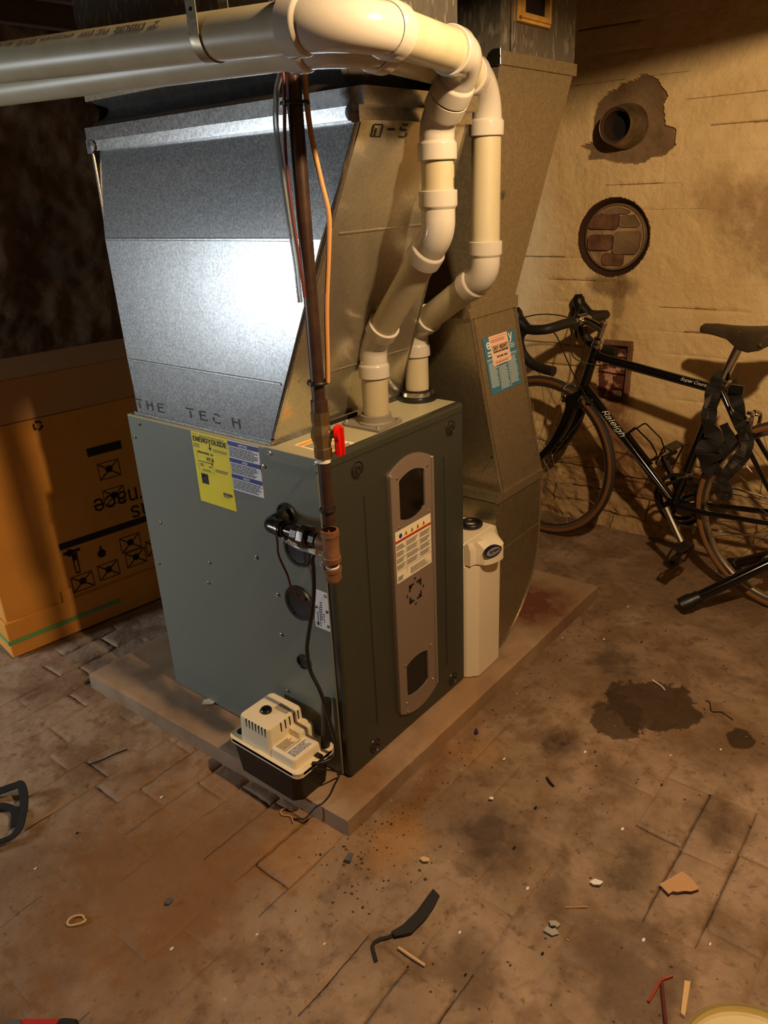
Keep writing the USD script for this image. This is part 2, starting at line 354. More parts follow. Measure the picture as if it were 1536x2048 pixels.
floor_masks = [((.80, -.48, 0), (.19, .19, 9), .5, .10, .30, .34, lin(56, 44, 34), .85, True),
               ((.70, -.42, 0), (.15, .10, 9), .3, .12, .30, .4, lin(58, 46, 36), .8, True),
               ((.80, -.73, 0), (.055, .045, 9), .2, .06, .15, .3, lin(52, 42, 34), .9, True),
               ((.10, -.35, 0), (.16, .11, 9), .6, .10, .10, .7, DK, .75, False),
               ((.49, -.33, 0), (.09, .07, 9), .2, .08, .0, .8, lin(50, 38, 30), .85, False),
               ((.20, -.645, 0), (.13, .08, 9), .5, .10, .0, .8, lin(72, 58, 46), .7, False),
               ((.45, -.78, 0), (.10, .08, 9), .4, .10, .0, .8, lin(78, 62, 50), .6, False),
               ((.04, -.555, 0), (.09, .05, 9), .5, .10, .0, .6, lin(84, 66, 50), .6, False),
               ((.95, -.30, 0), (.17, .10, 9), .5, .10, .0, .7, lin(66, 52, 40), .7, False),
               ((1.25, .02, 0), (.30, .25, 9), .5, .2, .0, 1., lin(104, 80, 58), .5, False),
               ((-.18, .00, 0), (.20, .16, 9), .5, .2, .05, .7, lin(164, 122, 74), .55, False),
               ((.22, -.125, 0), (.50, .05, 9), .15, .10, .0, .7, lin(112, 78, 46), .6, False),
               ((.36, -.15, 0), (.11, .07, 9), .1, .2, .0, .8, lin(168, 128, 80), .45, False),
               ((-.42, .22, 0), (.50, .36, 9), .5, .2, .0, .6, lin(132, 92, 54), .7, False),
               ((-.05, -.18, 0), (.12, .10, 9), .4, .1, .0, .6, lin(166, 122, 70), .6, False),
               ((-.06, -.78, 0), (.16, .12, 9), .5, .1, .0, .5, lin(84, 66, 50), .7, False),
               ((-.20, -.50, 0), (.10, .07, 9), .5, .1, .0, .5, lin(92, 72, 54), .6, False),
               ((-.05, -.72, 0), (.22, .18, 9), .7, .1, .05, .8, lin(92, 72, 58), .55, False)]
FLOOR_COLS = [(1.8, lin(162, 139, 118), lin(126, 104, 84), .40, .60), (5., .75, lin(108, 84, 62), .47, .61), (16., .6, lin(96, 74, 54), .54, .66), (60., .6, lin(72, 54, 40), .59, .69), (90., .5, lin(204, 178, 148), .64, .76)]
M['floor'] = layered('floor_brick', FLOOR_COLS, floor_masks, .62, ((12., .40, .008), (38., .55, .005), (110., .45, .002)), rough_wet=.26)
M['pad'] = layered('concrete_pad', [(3., lin(162, 137, 112), lin(138, 113, 88), .38, .62), (12., .5, lin(128, 100, 76), .52, .68), (60., .5, lin(86, 66, 52), .64, .76)],
                   [((1.03, .09, 0), (.20, .22, 9), .4, .15, .0, .6, lin(96, 36, 20), .85, False), ((.02, -.02, 0), (.12, .10, 9), .3, .1, .0, .6, lin(120, 82, 46), .6, False), ((.42, -.05, 0), (.3, .06, 9), .3, .2, .0, .6, lin(168, 130, 92), .4, False)], .7)
WC = lambda y, z: (1.97, y, z)
M['wall'] = layered('painted_brick', [(1.6, lin(242, 216, 166), lin(226, 196, 142), .40, .62), (4., .4, lin(206, 170, 118), .46, .70), (24., .18, lin(186, 148, 102), .56, .74), (50., .2, lin(160, 122, 82), .66, .78), (45., .4, lin(250, 236, 206), .60, .72)],
                    [(WC(-.35, 1.25), (9, .20, .22), .5, .15, .0, .6, lin(120, 84, 50), .55, False), (WC(-.15, 1.35), (9, .13, .10), .3, .15, .0, .6, lin(150, 110, 70), .45, False),
                     (WC(.2, .98), (9, .035, .30), .3, .06, .1, .6, lin(122, 92, 50), .55, False), (WC(.23, 1.03), (9, .12, .06), .3, .06, .0, .5, lin(110, 80, 50), .7, False),
                     (WC(.17, .42), (9, .10, .30), .4, .12, .0, .6, lin(116, 66, 30), .8, False), (WC(.1, .10), (9, .9, .26), .7, .2, .0, .5, lin(126, 90, 54), .7, False),
                     (WC(.05, .30), (9, .3, .20), .8, .2, .0, .5, lin(150, 110, 70), .5, False)], .72, ((10., .45, .014), (34., .75, .007), (130., .6, .003)))
M['cement'] = layered('cement_patch', [(5., lin(146, 122, 92), lin(118, 96, 70), .4, .6), (22., .5, lin(92, 72, 52), .55, .7)], [], .85, ((16., .5, .008), (80., .5, .003)))
M['mortar'] = layered('old_mortar', [(6., lin(196, 166, 130), lin(158, 128, 96), .4, .6), (22., .6, lin(104, 78, 58), .5, .68)], [], .85, ((20., .5, .006), (80., .5, .003)))
M['stonewall'] = layered('old_stone_wall', [(1.6, lin(104, 82, 58), lin(76, 57, 40), .4, .6), (6., .6, lin(50, 37, 27), .48, .62), (18., .35, lin(140, 112, 78), .6, .72)], [], .9, ((7., .3, .012), (30., .4, .006)))
M['wallplain'] = mat('plain_wall', lin(104, 88, 68), .85, col2=lin(84, 70, 54), scale=3.)

# ------------------------------------------------------------------ floor
def grid_cell(x0, y0, x1, y1, nx, ny, height, skirt, axis='z'):
    """a piece with a relief top: height(u, v) per vertex, edges carried down by skirt"""
    xs, ys = np.linspace(x0, x1, nx + 1), np.linspace(y0, y1, ny + 1)
    X, Y = np.meshgrid(xs, ys, indexing='ij'); Z = height(X, Y)
    v = np.stack([X, Y, Z], -1).reshape(-1, 3); k = ny + 1; f = []
    I, J = np.meshgrid(np.arange(nx), np.arange(ny), indexing='ij'); a = (I * k + J).ravel(); b, c, d = a + k, a + k + 1, a + 1
    f = [np.c_[a, b, c], np.c_[a, c, d]]
    rim = [i * k for i in range(nx + 1)] + [nx * k + j for j in range(1, ny + 1)] + [i * k + ny for i in range(nx - 1, -1, -1)] + [j for j in range(ny - 1, 0, -1)]
    low = v[rim].copy(); low[:, 2] -= skirt; n0 = len(v); v = np.vstack([v, low]); r = np.array(rim); m = len(r); q = np.arange(m); p = (q + 1) % m
    f += [np.c_[r[q], n0 + q, n0 + p], np.c_[r[q], n0 + p, r[p]]]
    v2 = v if axis == 'z' else np.c_[-v[:, 2], v[:, 0], v[:, 1]]
    fs = np.vstack(f)
    if axis != 'z': fs = fs
    return trimesh.Trimesh(v2, fs, process=False)
def n2(x, y, f, seed): return fbm(np.stack([x * f, y * f, np.zeros_like(x) + .37], -1), 4, seed) - .5
def floor_relief(x, y): return .012 * n2(x, y, 3., 1) + .010 * n2(x, y, 12., 2) + .005 * n2(x, y, 50., 3) - .004
floor = thing('floor', kind='structure')
part('slab', bx((-2.6, -2.6, -.12), (2.4, 2.6, -.014)), M['floor'], floor)
def seen(x, y, z=0, m=90):
    d = V(x, y, z) - CAM; dz = d @ F_
    if dz < .1: return False
    px, py = 768 + 1517.5 * (d @ R_) / dz, 1024 - 1517.5 * (d @ U_) / dz
    return -m < px < 1536 + m and -m < py < 2048 + m
for r in range(-11, 22):
    y0 = .04 + .11 * r; x = -1.3 + (.11 if r % 2 else 0) + RNG.uniform(-.03, .03)
    while x < 2.0:
        L = .22 + RNG.uniform(-.015, .02); xc, yc = x + L / 2, y0 + .055
        hidden = (-.09 < x and x + L < 1.27 and -.06 < y0 and y0 + .11 < .98)
        if not hidden and any(seen(a, b) for a in (x, xc, x + L) for b in (y0, yc, y0 + .11)):
            e = .002
            tz = RNG.uniform(-.0016, .0016); tx, ty = RNG.uniform(-.006, .006, 2)
            def h(X, Y, x0=x, y0=y0, L=L, tz=tz, tx=tx, ty=ty):
                wear = np.clip(1.25 - .8 * (X + .15) , .22, 1) * np.clip(.42 + 4.5 * n2(X, Y, 5., 9), .04, 1.1)
                wob = .022 * n2(X, Y, 14., 5) + .012 * n2(X, Y, 45., 6)
                dd = np.minimum(np.minimum(X - x0, x0 + L - X), np.minimum(Y - y0, y0 + .11 - Y)) + wob
                return floor_relief(X, Y) + tz * wear + (tx * (X - x0 - L / 2) + ty * (Y - y0 - .055)) * wear - .0075 * wear * np.clip(1 - dd / .0085, 0, 1) ** 1.3
            part('brick', grid_cell(x, y0, x + L, y0 + .11, 30, 16, h, .03), M['floor'], floor, smooth=50)
        x += L
# concrete pad under the furnace
pad_poly = Polygon([(-.106, -.086), (1.30, -.082), (1.275, .14), (1.26, 1.0), (-.130, .99)])
def pad_mesh():
    nx, ny = 150, 120
    def inside(X, Y):
        u, w = X, Y
        x = (-.106 - .032 * w) + u * ((1.30 - .04 * w) - (-.106 - .032 * w))
        return x, -.084 + w * 1.08
    us, ws = np.linspace(0, 1, nx + 1), np.linspace(0, 1, ny + 1)
    U, Wv = np.meshgrid(us, ws, indexing='ij'); X, Y = inside(U, Wv)
    Z = .048 + .005 * n2(X, Y, 5., 21) + .0016 * n2(X, Y, 40., 22)
    edge = np.minimum(np.minimum(U, 1 - U) * 1.4, np.minimum(Wv, 1 - Wv) * 1.08)
    Z -= .003 * np.clip(1 - edge / .008, 0, 1) ** 2 + .010 * np.clip(1 - edge / .02, 0, 1) * np.clip(n2(X, Y, 9., 23) * 3 - .2, 0, 1)
    v = np.stack([X, Y, Z], -1).reshape(-1, 3); k = ny + 1
    I, J = np.meshgrid(np.arange(nx), np.arange(ny), indexing='ij'); a = (I * k + J).ravel(); f = [np.c_[a, a + k, a + k + 1], np.c_[a, a + k + 1, a + 1]]
    rim = [i * k for i in range(nx + 1)] + [nx * k + j for j in range(1, ny + 1)] + [i * k + ny for i in range(nx - 1, -1, -1)] + [j for j in range(ny - 1, 0, -1)]
    r = np.array(rim); m = len(r); prev = r
    cx = V(.6, .45, 0)
    for zz, out in ((.036, .0), (.018, .0), (-.012, .0)):
        low = v[r].copy(); dirn = np.sign(low - cx) * (np.abs(low - cx) > [.62, .5, 9]); low[:, 2] = zz
        low[:, :2] += dirn[:, :2] * out + .003 * np.stack([n2(low[:, 0] + low[:, 2] * 7, low[:, 1], 14., 25), n2(low[:, 0] + low[:, 2] * 7, low[:, 1], 14., 26)], -1)
        n0 = len(v); v = np.vstack([v, low]); q = np.arange(m); p = (q + 1) % m; nw = n0 + q
        f += [np.c_[prev[q], nw, n0 + p], np.c_[prev[q], n0 + p, prev[p]]]; prev = nw
    return trimesh.Trimesh(v, np.vstack(f), process=False)
solo('equipment_pad', pad_mesh(), M['pad'], 'low concrete slab with worn edges under the furnace, rust stained at its far end', 'concrete pad', smooth=28)

# ------------------------------------------------------------------ right wall: painted brick courses
PATCH = Polygon([(.351, 1.56), (.352, 1.638), (.337, 1.696), (.3, 1.726), (.275, 1.73), (.252, 1.746), (.205, 1.755), (.16, 1.772), (.113, 1.75), (.10, 1.73), (.071, 1.695), (.084, 1.67), (.079, 1.648), (.07, 1.599), (.029, 1.583), (.027, 1.53), (.055, 1.505), (.06, 1.499), (.116, 1.494), (.14, 1.478), (.172, 1.475), (.252, 1.484), (.30, 1.50), (.372, 1.503), (.355, 1.53), (.40, 1.55)])
HOLE = Point(.240, 1.212).buffer(.148, 24)
NICHE = Polygon([(.288, .79), (.20, .80), (.138, .795), (.130, .68), (.138, .565), (.20, .545), (.262, .56), (.272, .68)])
import shapely
def wall_relief(y, z):
    h = .016 * n2(y, z, 2.5, 31) + .014 * n2(y, z, 8., 32) + .006 * n2(y, z, 26., 33) + .003 * n2(y, z, 60., 38)
    low = np.clip((.50 - z) / .3, 0, 1); h = h + low * (.075 * np.abs(n2(y * .6, z, 9., 34)) * 2 - .10 * np.abs(n2(y, z * 1.6, 12., 35)) + .03 * n2(y, z, 26., 39)) + .05 * np.clip((.16 - z) / .16, 0, 1)
    jy = y + .006 * n2(y, z, 30., 36); jz = z + .006 * n2(y, z, 30., 37)
    for poly, dep in ((PATCH, .02), (HOLE, .06), (NICHE, .06)):
        h = np.where(shapely.contains_xy(poly, jy, jz), h - dep, h)
    return h
wall_r = thing('wall_right', kind='structure')
part('backing', cat([bx((2.045, -2.6, -.1), (2.15, 2.5, 2.3)), bx((1.985, -2.6, -.1), (2.05, -.66, 2.3)), bx((1.985, .88, -.1), (2.05, 2.5, 2.3))]), M['wall'], wall_r)
for c in range(-18, 7):
    z0 = 1.584 + .09 * c; z1 = z0 + .09
    y = -.66 + (.11 if c % 2 else 0) - .11 + RNG.uniform(-.02, .02)
    while y < .88:
        L = .22 + RNG.uniform(-.02, .02)
        if y + L > -.70:
            def h(Y, Z, y0=y, z0=z0, L=L):
                vis = np.clip(.16 + 4. * n2(Y, Z, 4.5, 41), .03, .8); side = np.clip(-.1 + 3. * n2(Y, Z, 3.5, 43), .0, .6)
                w1 = .014 * n2(Y, Z, 16., 42) + .010 * n2(Y, Z, 60., 44)
                dz = np.minimum(Z - z0, z0 + .09 - Z) + w1; dy = np.minimum(Y - y0, y0 + L - Y) + w1
                return -1.97 + wall_relief(Y, Z) - .0075 * vis * np.clip(1 - dz / .011, 0, 1) ** 1.5 - .006 * side * np.clip(1 - dy / .011, 0, 1) ** 1.5
            res = .0042 if (0 < y + L and y < .42 and (1.0 < z1 < 1.85)) else .008
            part('brick', grid_cell(y, z0, y + L, z1, max(4, int(L / res)), max(6, int(.09 / res)), h, .07, 'x'), M['wall'], wall_r, smooth=60)
        y += L
# cement patch around a stub of flue pipe
def sheet(poly, xat, amp, seed, mat_, name, res=.006):
    b = poly.bounds; nx, ny = int((b[2] - b[0]) / res), int((b[3] - b[1]) / res)
    ys, zs = np.linspace(b[0], b[2], nx + 1), np.linspace(b[1], b[3], ny + 1); Y, Z = np.meshgrid(ys, zs, indexing='ij')
    X = xat - amp * (n2(Y, Z, 12., seed) * 1.4 + .5 * n2(Y, Z, 40., seed + 1)); inn = shapely.contains_xy(poly, Y, Z)
    v = np.stack([X, Y, Z], -1).reshape(-1, 3); k = ny + 1; I, J = np.meshgrid(np.arange(nx), np.arange(ny), indexing='ij')
    ok = (inn[:-1, :-1] & inn[1:, :-1] & inn[1:, 1:] & inn[:-1, 1:]).ravel(); a = (I * k + J).ravel()[ok]
    m = trimesh.Trimesh(v, np.vstack([np.c_[a, a + k + 1, a + k], np.c_[a, a + 1, a + k + 1]]), process=False); m.remove_unreferenced_vertices()
    return part(name, m, mat_, wall_r, smooth=50)
sheet(PATCH.buffer(.012).difference(Point(.214, 1.606).buffer(.066)), 1.982, .014, 51, M['cement'], 'cement_patch')
NX = V(-1, 0, 0)
FC_ = V(1.99, .214, 1.606)
sl = lathe([(.0, .0), (.074, .0), (.077, .004), (.077, .03), (.069, .085), (.062, .128), (.060, .132), (.0575, .131), (.058, .10), (.060, .0), (0, .004)], FC_, NX, 40)
part('flue_sleeve', sl, M['sleeve'], wall_r, label='round metal flue sleeve sticking out of the wall')
part('flue_liner', lathe([(.0585, .0), (.0575, .120), (.050, .118), (.047, .10), (.046, .02), (0, .015)], FC_, NX, 32), M['rustin'], wall_r)
part('flue_dark', lathe([(0, .05), (.047, .05)], FC_, NX, 24), M['dullblack'], wall_r)
# old round opening, bricked up
part('opening_rim', lathe([(.150, -.04), (.152, -.006), (.146, -.003), (.143, -.008), (.126, -.038), (.126, -.045)], V(1.97, .240, 1.212), NX, 48), M['rustin'], wall_r)
part('opening_liner', lathe([(.126, -.05), (.126, -.016), (.121, -.012), (.117, -.018), (.116, -.05)], V(1.97, .240, 1.212), NX, 48), M['cement'], wall_r)
part('opening_mortar', jitter(trimesh.creation.icosphere(2, 1.), .0, 1.) if False else lathe([(0, -.0165), (.06, -.017), (.118, -.020)], V(1.97, .240, 1.212), NX, 40), M['mortar'], wall_r)
disc = Point(.240, 1.212).buffer(.112, 24)
for (a, b, c, d, dep, mt) in [(.225, 1.245, .345, 1.300, .012, 'oldbrick'), (.14, 1.25, .220, 1.295, .006, 'cement'), (.245, 1.165, .345, 1.222, .013, 'oldbrick'), (.135, 1.150, .238, 1.235, .010, 'cement'), (.195, 1.105, .285, 1.155, .004, 'oldbrick'), (.18, 1.30, .30, 1.33, .006, 'cement')]:
    pg = rrect(a, b, c, d, .012).intersection(disc)
    part('brick', jitter(prism(pg, .02, V(1.998 - dep, 0, 0), (0, -1, 0), (0, 0, 1), -.0).copy() if False else prism(shapely.affinity.scale(pg, -1, 1, origin=(0, 0)), .02, V(1.998 - dep + .006, 0, 0), (0, -1, 0), (0, 0, 1)), .004, 30., 3), M[mt], wall_r)
# niche with flaking red masonry behind the bicycle
part('niche_back', jitter(bx((2.004, .125, .535), (2.05, .295, .805)), .004, 20., 5), M['oldbrick'], wall_r)
for (a, b, c, d, dep) in [(.142, .738, .202, .786, .016), (.206, .733, .274, .790, .020), (.146, .668, .266, .727, .018), (.142, .602, .202, .660, .014), (.206, .567, .266, .660, .017)]:
    bm = bx((2.0 - dep, a, b), (2.02, c, d), .005).subdivide().subdivide().subdivide()
    part('brick', jitter(bm, .009, 28., 6), M['flaky'], wall_r)
part('niche_lintel', jitter(bx((1.955, .120, .79), (2.01, .300, .812), .004), .006, 30., 8), M['oldbrick'], wall_r)
part('niche_jamb', jitter(bx((1.958, .118, .55), (2.01, .142, .80), .004), .006, 30., 9), M['oldbrick'], wall_r)
# other walls, ceiling
wall_b = thing('wall_back', kind='structure')
def rough_sheet(x0, z0, x1, z1, nx, nz, y, amp):
    def h(X, Z): return -y + amp * (1.6 * n2(X, Z, 2.2, 61) + 1.4 * n2(X, Z, 6., 62) + .9 * n2(X, Z, 16., 63)) + .05 * np.clip((.55 - Z) / .3, 0, 1)
    m = grid_cell(x0, z0, x1, z1, nx, nz, h, .1); v = m.vertices; m.vertices = np.c_[v[:, 0], -v[:, 2], v[:, 1]]; return m
part('stone_face', rough_sheet(-2.1, -.02, 2.1, 2.22, 220, 120, 2.25, .032), M['stonewall'], wall_b, smooth=60)
part('backing', bx((-2.2, 2.33, -.1), (2.2, 2.45, 2.3)), M['stonewall'], wall_b)
solo('wall_left', cat([bx((-2.15, -2.6, -.1), (-2.0, 1.80, 2.3)), bx((-2.15, 2.24, -.1), (-2.0, 2.45, 2.3)), bx((-2.15, 1.80, -.1), (-2.0, 2.24, .68)), bx((-2.15, 1.80, 1.26), (-2.0, 2.24, 2.3))]), M['wallplain'], kind='structure')
solo('wall_front', bx((-2.15, -2.75, -.1), (2.15, -2.6, 2.3)), M['wallplain'], kind='structure')
wn = thing('window_1', kind='structure', base=(-2.0, 2.02, .68))
part('window_frame', cat([bx((-2.06, 1.80, .68), (-1.985, 1.835, 1.26), .004), bx((-2.06, 2.205, .68), (-1.985, 2.24, 1.26), .004), bx((-2.06, 1.80, .68), (-1.985, 2.24, .715), .004), bx((-2.06, 1.80, 1.225), (-1.985, 2.24, 1.26), .004)]), M['trimwood'], wn)
part('pane', bx((-2.05, 1.83, .71), (-2.04, 2.21, 1.23)), M['ghostglass'], wn)
ceil = thing('ceiling', kind='structure')
part('subfloor', bx((-2.15, -2.75, 2.22), (2.15, 2.45, 2.3)), M['wood'], ceil)
for k in range(12):
    yj = -2.45 + .4 * k
    part('joist', bx((-2.15, yj, 2.04), (2.15, yj + .045, 2.22), .003), M['wood'], ceil)
solo('trim_1', bx((-.75, -.70, 1.894), (1.97, -.62, 2.04), .004), M['wood'], kind='structure')
lh = thing('lamp_holder', 'white porcelain bulb holder on the ceiling in front of the furnace', 'lamp holder', base=LAMP + V(0, 0, .04))
part('base', lathe([(0, .0), (.020, .0), (.027, .008), (.027, .022), (.052, .030), (.052, .042), (0, .042)], LAMP + V(0, 0, .032), (0, 0, 1), 24), M['porcelain'], lh)
part('mounting_board', bx(LAMP + V(-.1, -.24, .074), LAMP + V(.1, .24, .0899)), M['wood'], lh)

# ------------------------------------------------------------------ furnace
ZB, ZT, DP, FW = .048, .912, .724, .533
L_O, L_X, L_Y = V(0, 0, 0), V(0, -1, 0), V(0, 0, 1)          # left face: reads along -y
F_X, F_Y = V(1, 0, 0), V(0, 0, 1)                            # front face: reads along +x
fur = thing('gas_furnace', 'gray steel gas furnace with dark front door and yellow energy label on its side', 'furnace', base=(.2665, .36, ZB))
part('cabinet', bx((0, .024, ZB + .002), (FW, DP, ZT - .002), .003), M['cabinet'], fur)
part('top_panel', bx((.0006, .018, ZT - .012), (FW - .0005, DP - .001, ZT), .0015), M['cabtop'], fur)
part('side_lip', bx((-.0016, .02, ZT - .030), (0.001, .185, ZT - .001), .0008), M['cabinet'], fur)
# door: slab with rolled top edge, recessed corner seats and two pressed grooves
door_poly = rrect(.004, ZB + .004, FW - .004, ZT + .002, .006)
seats = [(.100, .860), (.467, .860), (.1015, .088), (.465, .088)]
slab = manifold3d.Manifold.cube([1, 1, 1])
dm = prism(door_poly, .024, V(0, .024, 0), F_X, F_Y)
def cyl(o, axis, r, L, n=32): return hull(lathe([(r, 0), (r, L)], o, axis, n).vertices)
def to_man(m):
    m = m.copy(); m.merge_vertices()
    if m.volume < 0: m.invert()
    return manifold3d.Manifold(manifold3d.Mesh(np.asarray(m.vertices, np.float32), np.asarray(m.faces, np.uint32)))
dman = to_man(rbox((.002, -.001, ZB + .003), (FW - .002, .026, ZT + .003), .010, 20))
for x, z in seats: dman -= to_man(cyl(V(x, -.005, z), (0, 1, 0), .021, .0095))
for x in (.114, .434):
    dman -= to_man(bx((x - .004, -.004, .15), (x + .004, .0016, .79), .001))
dman -= to_man(bx((.004, -.004, ZT - .026), (FW - .004, .0018, ZT - .020), .0004))
part('door', tm(dman), M['door'], fur, smooth=35)
for x, z in seats:
    k = part('door_knob', cat([lathe([(0, .001), (.017, .001), (.0175, -.002), (.013, -.0045), (.006, -.005), (.005, -.003), (0, -.003)][::-1], V(x, 0, z), (0, 1, 0), 24), ring(V(x, -.0005, z), (0, -1, 0), .0205, .002, 28, 6)]), M['knob'], fur)
    part('knob_spoke', cat([bx((x + .009 * math.cos(a) - .0018, -.0062, z + .009 * math.sin(a) - .0018), (x + .009 * math.cos(a) + .0018, -.004, z + .009 * math.sin(a) + .0018)) for a in np.arange(6) * math.pi / 3]), M['blackplastic'], k)
# bronze badge strip with two windows
def arched(x0, x1, z0, z1, rise, r):
    """vertical strip whose ends bow outwards"""
    n = 14; t = np.linspace(0, 1, n); top_ = [(x0 + (x1 - x0) * u, z1 + rise * (1 - (2 * u - 1) ** 2)) for u in t]; bot = [(x1 - (x1 - x0) * u, z0 - rise * (1 - (2 * u - 1) ** 2)) for u in t]
    return Polygon(top_ + bot).buffer(-r).buffer(r, 6)
bad = arched(.202, .378, .128, .812, .030, .010)
w1 = arched(.2375, .340, .690, .790, .014, .008); w2 = arched(.238, .334, .166, .262, .010, .006)
bp = part('badge_panel', prism(bad.difference(w1).difference(w2), .009, V(0, 0.0005, 0), F_X, F_Y), M['bronze'], fur, label='bronze coloured badge panel on the door')
parts('badge_edge', [bx((.2025, -.0125, .13), (.2115, -.006, .815), .002), bx((.3685, -.0125, .13), (.3775, -.006, .815), .002)], M['bronze'], bp)
part('sight_window', prism(w1.buffer(.003), .002, V(0, .001, 0), F_X, F_Y, .003), M['darkglass'], bp)
part('lower_window', prism(w2.buffer(.003), .002, V(0, .001, 0), F_X, F_Y, .003), M['darkmesh'], bp)
for x, z in [(.2095, .805), (.3735, .808), (.229, .801), (.352, .796), (.231, .672), (.356, .672), (.232, .270), (.349, .272), (.231, .149), (.352, .158), (.234, .12)]:
    part('screw', lathe([(0, .0045), (.0022, .0035), (.0034, .0015), (.0036, -.002), (0, -.002)][::-1], V(x, -.0088, z), (0, -1, 0), 14), M['zinc'], bp)
rl = random.Random(3)
O_F = V(0, -.0087, 0)
wl = part('warning_label', prism(sbox(.2135, .522, .3612, .6635), .0004, O_F, F_X, F_Y), M['warmpaper'], fur, label='cream warning label with red band')
O_F2 = O_F + V(0, -.0004, 0)
part('red_band', bars([(.2137, .6325, .361, .6385)], O_F2, F_X, F_Y), M['redink'], wl)
part('blue_mark', prism(Point(.2345, .648).buffer(.0062), .0004, O_F2, F_X, F_Y), M['blueink'], wl)
for i in range(4):
    x = .256 + .0245 * i; part('hazard_mark', prism(Polygon([(x - .0075, .642), (x + .0075, .642), (x, .656)]), .0004, O_F2, F_X, F_Y), M['orangeink'], wl)
    part('hazard_sign', bars([(x - .0012, .6455, x + .0012, .651), (x - .0012, .6435, x + .0012, .6448)], O_F2 - V(0, .0003, 0), F_X, F_Y), M['ink'], wl)
g = []
for i, (a, b) in enumerate([(.2155, .252), (.257, .309), (.3135, .359)]):
    for j in range(4): g += greek(a, .5585 + .018 * j, b, .5725 + .018 * j, 5, rl, .5, .3)
part('label_print', bars(g + [(.2145, .554, .3605, .5545), (.2543, .540, .2547, .63), (.311, .557, .3114, .63)] + greek(.27, .527, .352, .546, 6, rl, .45, .3) + greek(.218, .527, .24, .54, 4, rl), O_F2, F_X, F_Y), M['grayink'], wl)
# cut-out emblem of four notched corners in a square
em = []
for sx in (-1, 1):
    for sz in (-1, 1):
        for q in (0, 1, 2): em.append(tuple(sorted([.287 + sx * (.026 - .007 * q), .287 + sx * (.021 - .007 * q)]))[:1] + (0,) * 0)
def emblem():
    r = []
    for sx in (-1, 1):
        for sz in (-1, 1):
            for (a, b, c, d) in [(.006, .022, .026, .027), (.021, .008, .026, .027), (.014, .016, .021, .022)]:
                xs, zs = sorted((.287 + sx * a, .287 + sx * c)), sorted((.469 + sz * b, .469 + sz * d)); r.append((xs[0], zs[0], xs[1], zs[1]))
    r += [(.283, .5045, .291, .5085), (.283, .4295, .291, .4335), (.3195, .465, .3235, .473), (.2505, .465, .2545, .473)]
    return r
part('emblem_slots', bars(emblem(), O_F, F_X, F_Y, .0006), M['dullblack'], fur, label='black slotted square emblem below the warning label')
# side labels
O_L = V(-.0003, 0, 0)
en = part('energy_label', prism(sbox(-.4515, .7225, -.3142, .9088), .0004, O_L, L_X, L_Y), M['yellow'], fur, label='yellow energy label')
O_L2 = V(-.0008, 0, 0); A = dict(o=O_L2, ux=L_X, uy=L_Y)
part('title', cat([txt('ENERG', .0125, x=-.4475, y=.8845, width=.057, bold=True, **A), txt('GUIDE', .0125, x=-.3775, y=.8845, width=.058, bold=True, **A), txt('Y', .0125, x=-.3895, y=.8845, width=.0115, bold=True, **A),
                   prism(Polygon([(-.3852, .888), (-.3822, .888), (-.3822, .875), (-.3775, .875), (-.3837, .867), (-.3897, .875), (-.3852, .875)]), .0004, O_L2, L_X, L_Y)]), M['ink'], en)
part('number', cat([txt('97.0', .0088, x=-.4030, y=.8385, bold=True, **A), txt('Efficiency Rating', .0042, x=-.4345, y=.8555, width=.043, bold=True, **A), txt('AFUE', .0030, x=-.3855, y=.8555, **A), bars([(-.4355, .8325, -.3825, .8342), (-.3855, .8290, -.3822, .8355)], O_L2, L_X, L_Y)]), M['ink'], en)
rb = []
x = -.355
while x < -.322: w = rl.choice([.0005, .0008, .0012]); rb.append((x, .757, x + w, .765)); x += w + rl.choice([.0006, .001])
part('label_print', bars(greek(-.4475, .9015, -.425, .9035, 1, rl) + greek(-.42, .898, -.319, .9035, 2, rl, .4) + greek(-.4475, .868, -.424, .879, 3, rl, .4) + greek(-.3735, .8665, -.3185, .8745, 3, rl, .4) + greek(-.431, .821, -.416, .829, 2, rl) + greek(-.398, .821, -.384, .826, 1, rl)
     + greek(-.424, .8095, -.386, .815, 2, rl, .45) + greek(-.374, .8145, -.321, .823, 3, rl, .5) + greek(-.355, .752, -.33, .756, 1, rl) + rb
     + [(-.4375, .860, -.3805, .8603), (-.4375, .808, -.3805, .8083), (-.4375, .808, -.4372, .86), (-.3808, .808, -.3805, .86)], O_L2, L_X, L_Y), M['grayink'], en)
part('efficiency_mark', cat([bars([(-.4330, .7745, -.4075, .8015)], O_L2, L_X, L_Y)]), M['ink'], en)
part('efficiency_arc', prism(Point(-.42, .788).buffer(.0105).difference(Point(-.4195, .7865).buffer(.0088)).intersection(sbox(-.44, .787, -.40, .81)).union(sbox(-.431, .7785, -.4095, .7800)).union(sbox(-.431, .7845, -.4095, .7855)), .0003, O_L2 - V(.0004, 0, 0), L_X, L_Y), M['yellow'], en)
no = part('notice_label', prism(sbox(-.3138, .7815, -.2062, .9085), .0003, O_L, L_X, L_Y), M['paper'], fur, label='white notice label with three blue headings')
part('heading', bars([(-.3135, .8945, -.2065, .9055), (-.3135, .853, -.2065, .8635), (-.3135, .8125, -.2065, .823)], O_L2, L_X, L_Y, .0003, .0001), M['blueink'], no)
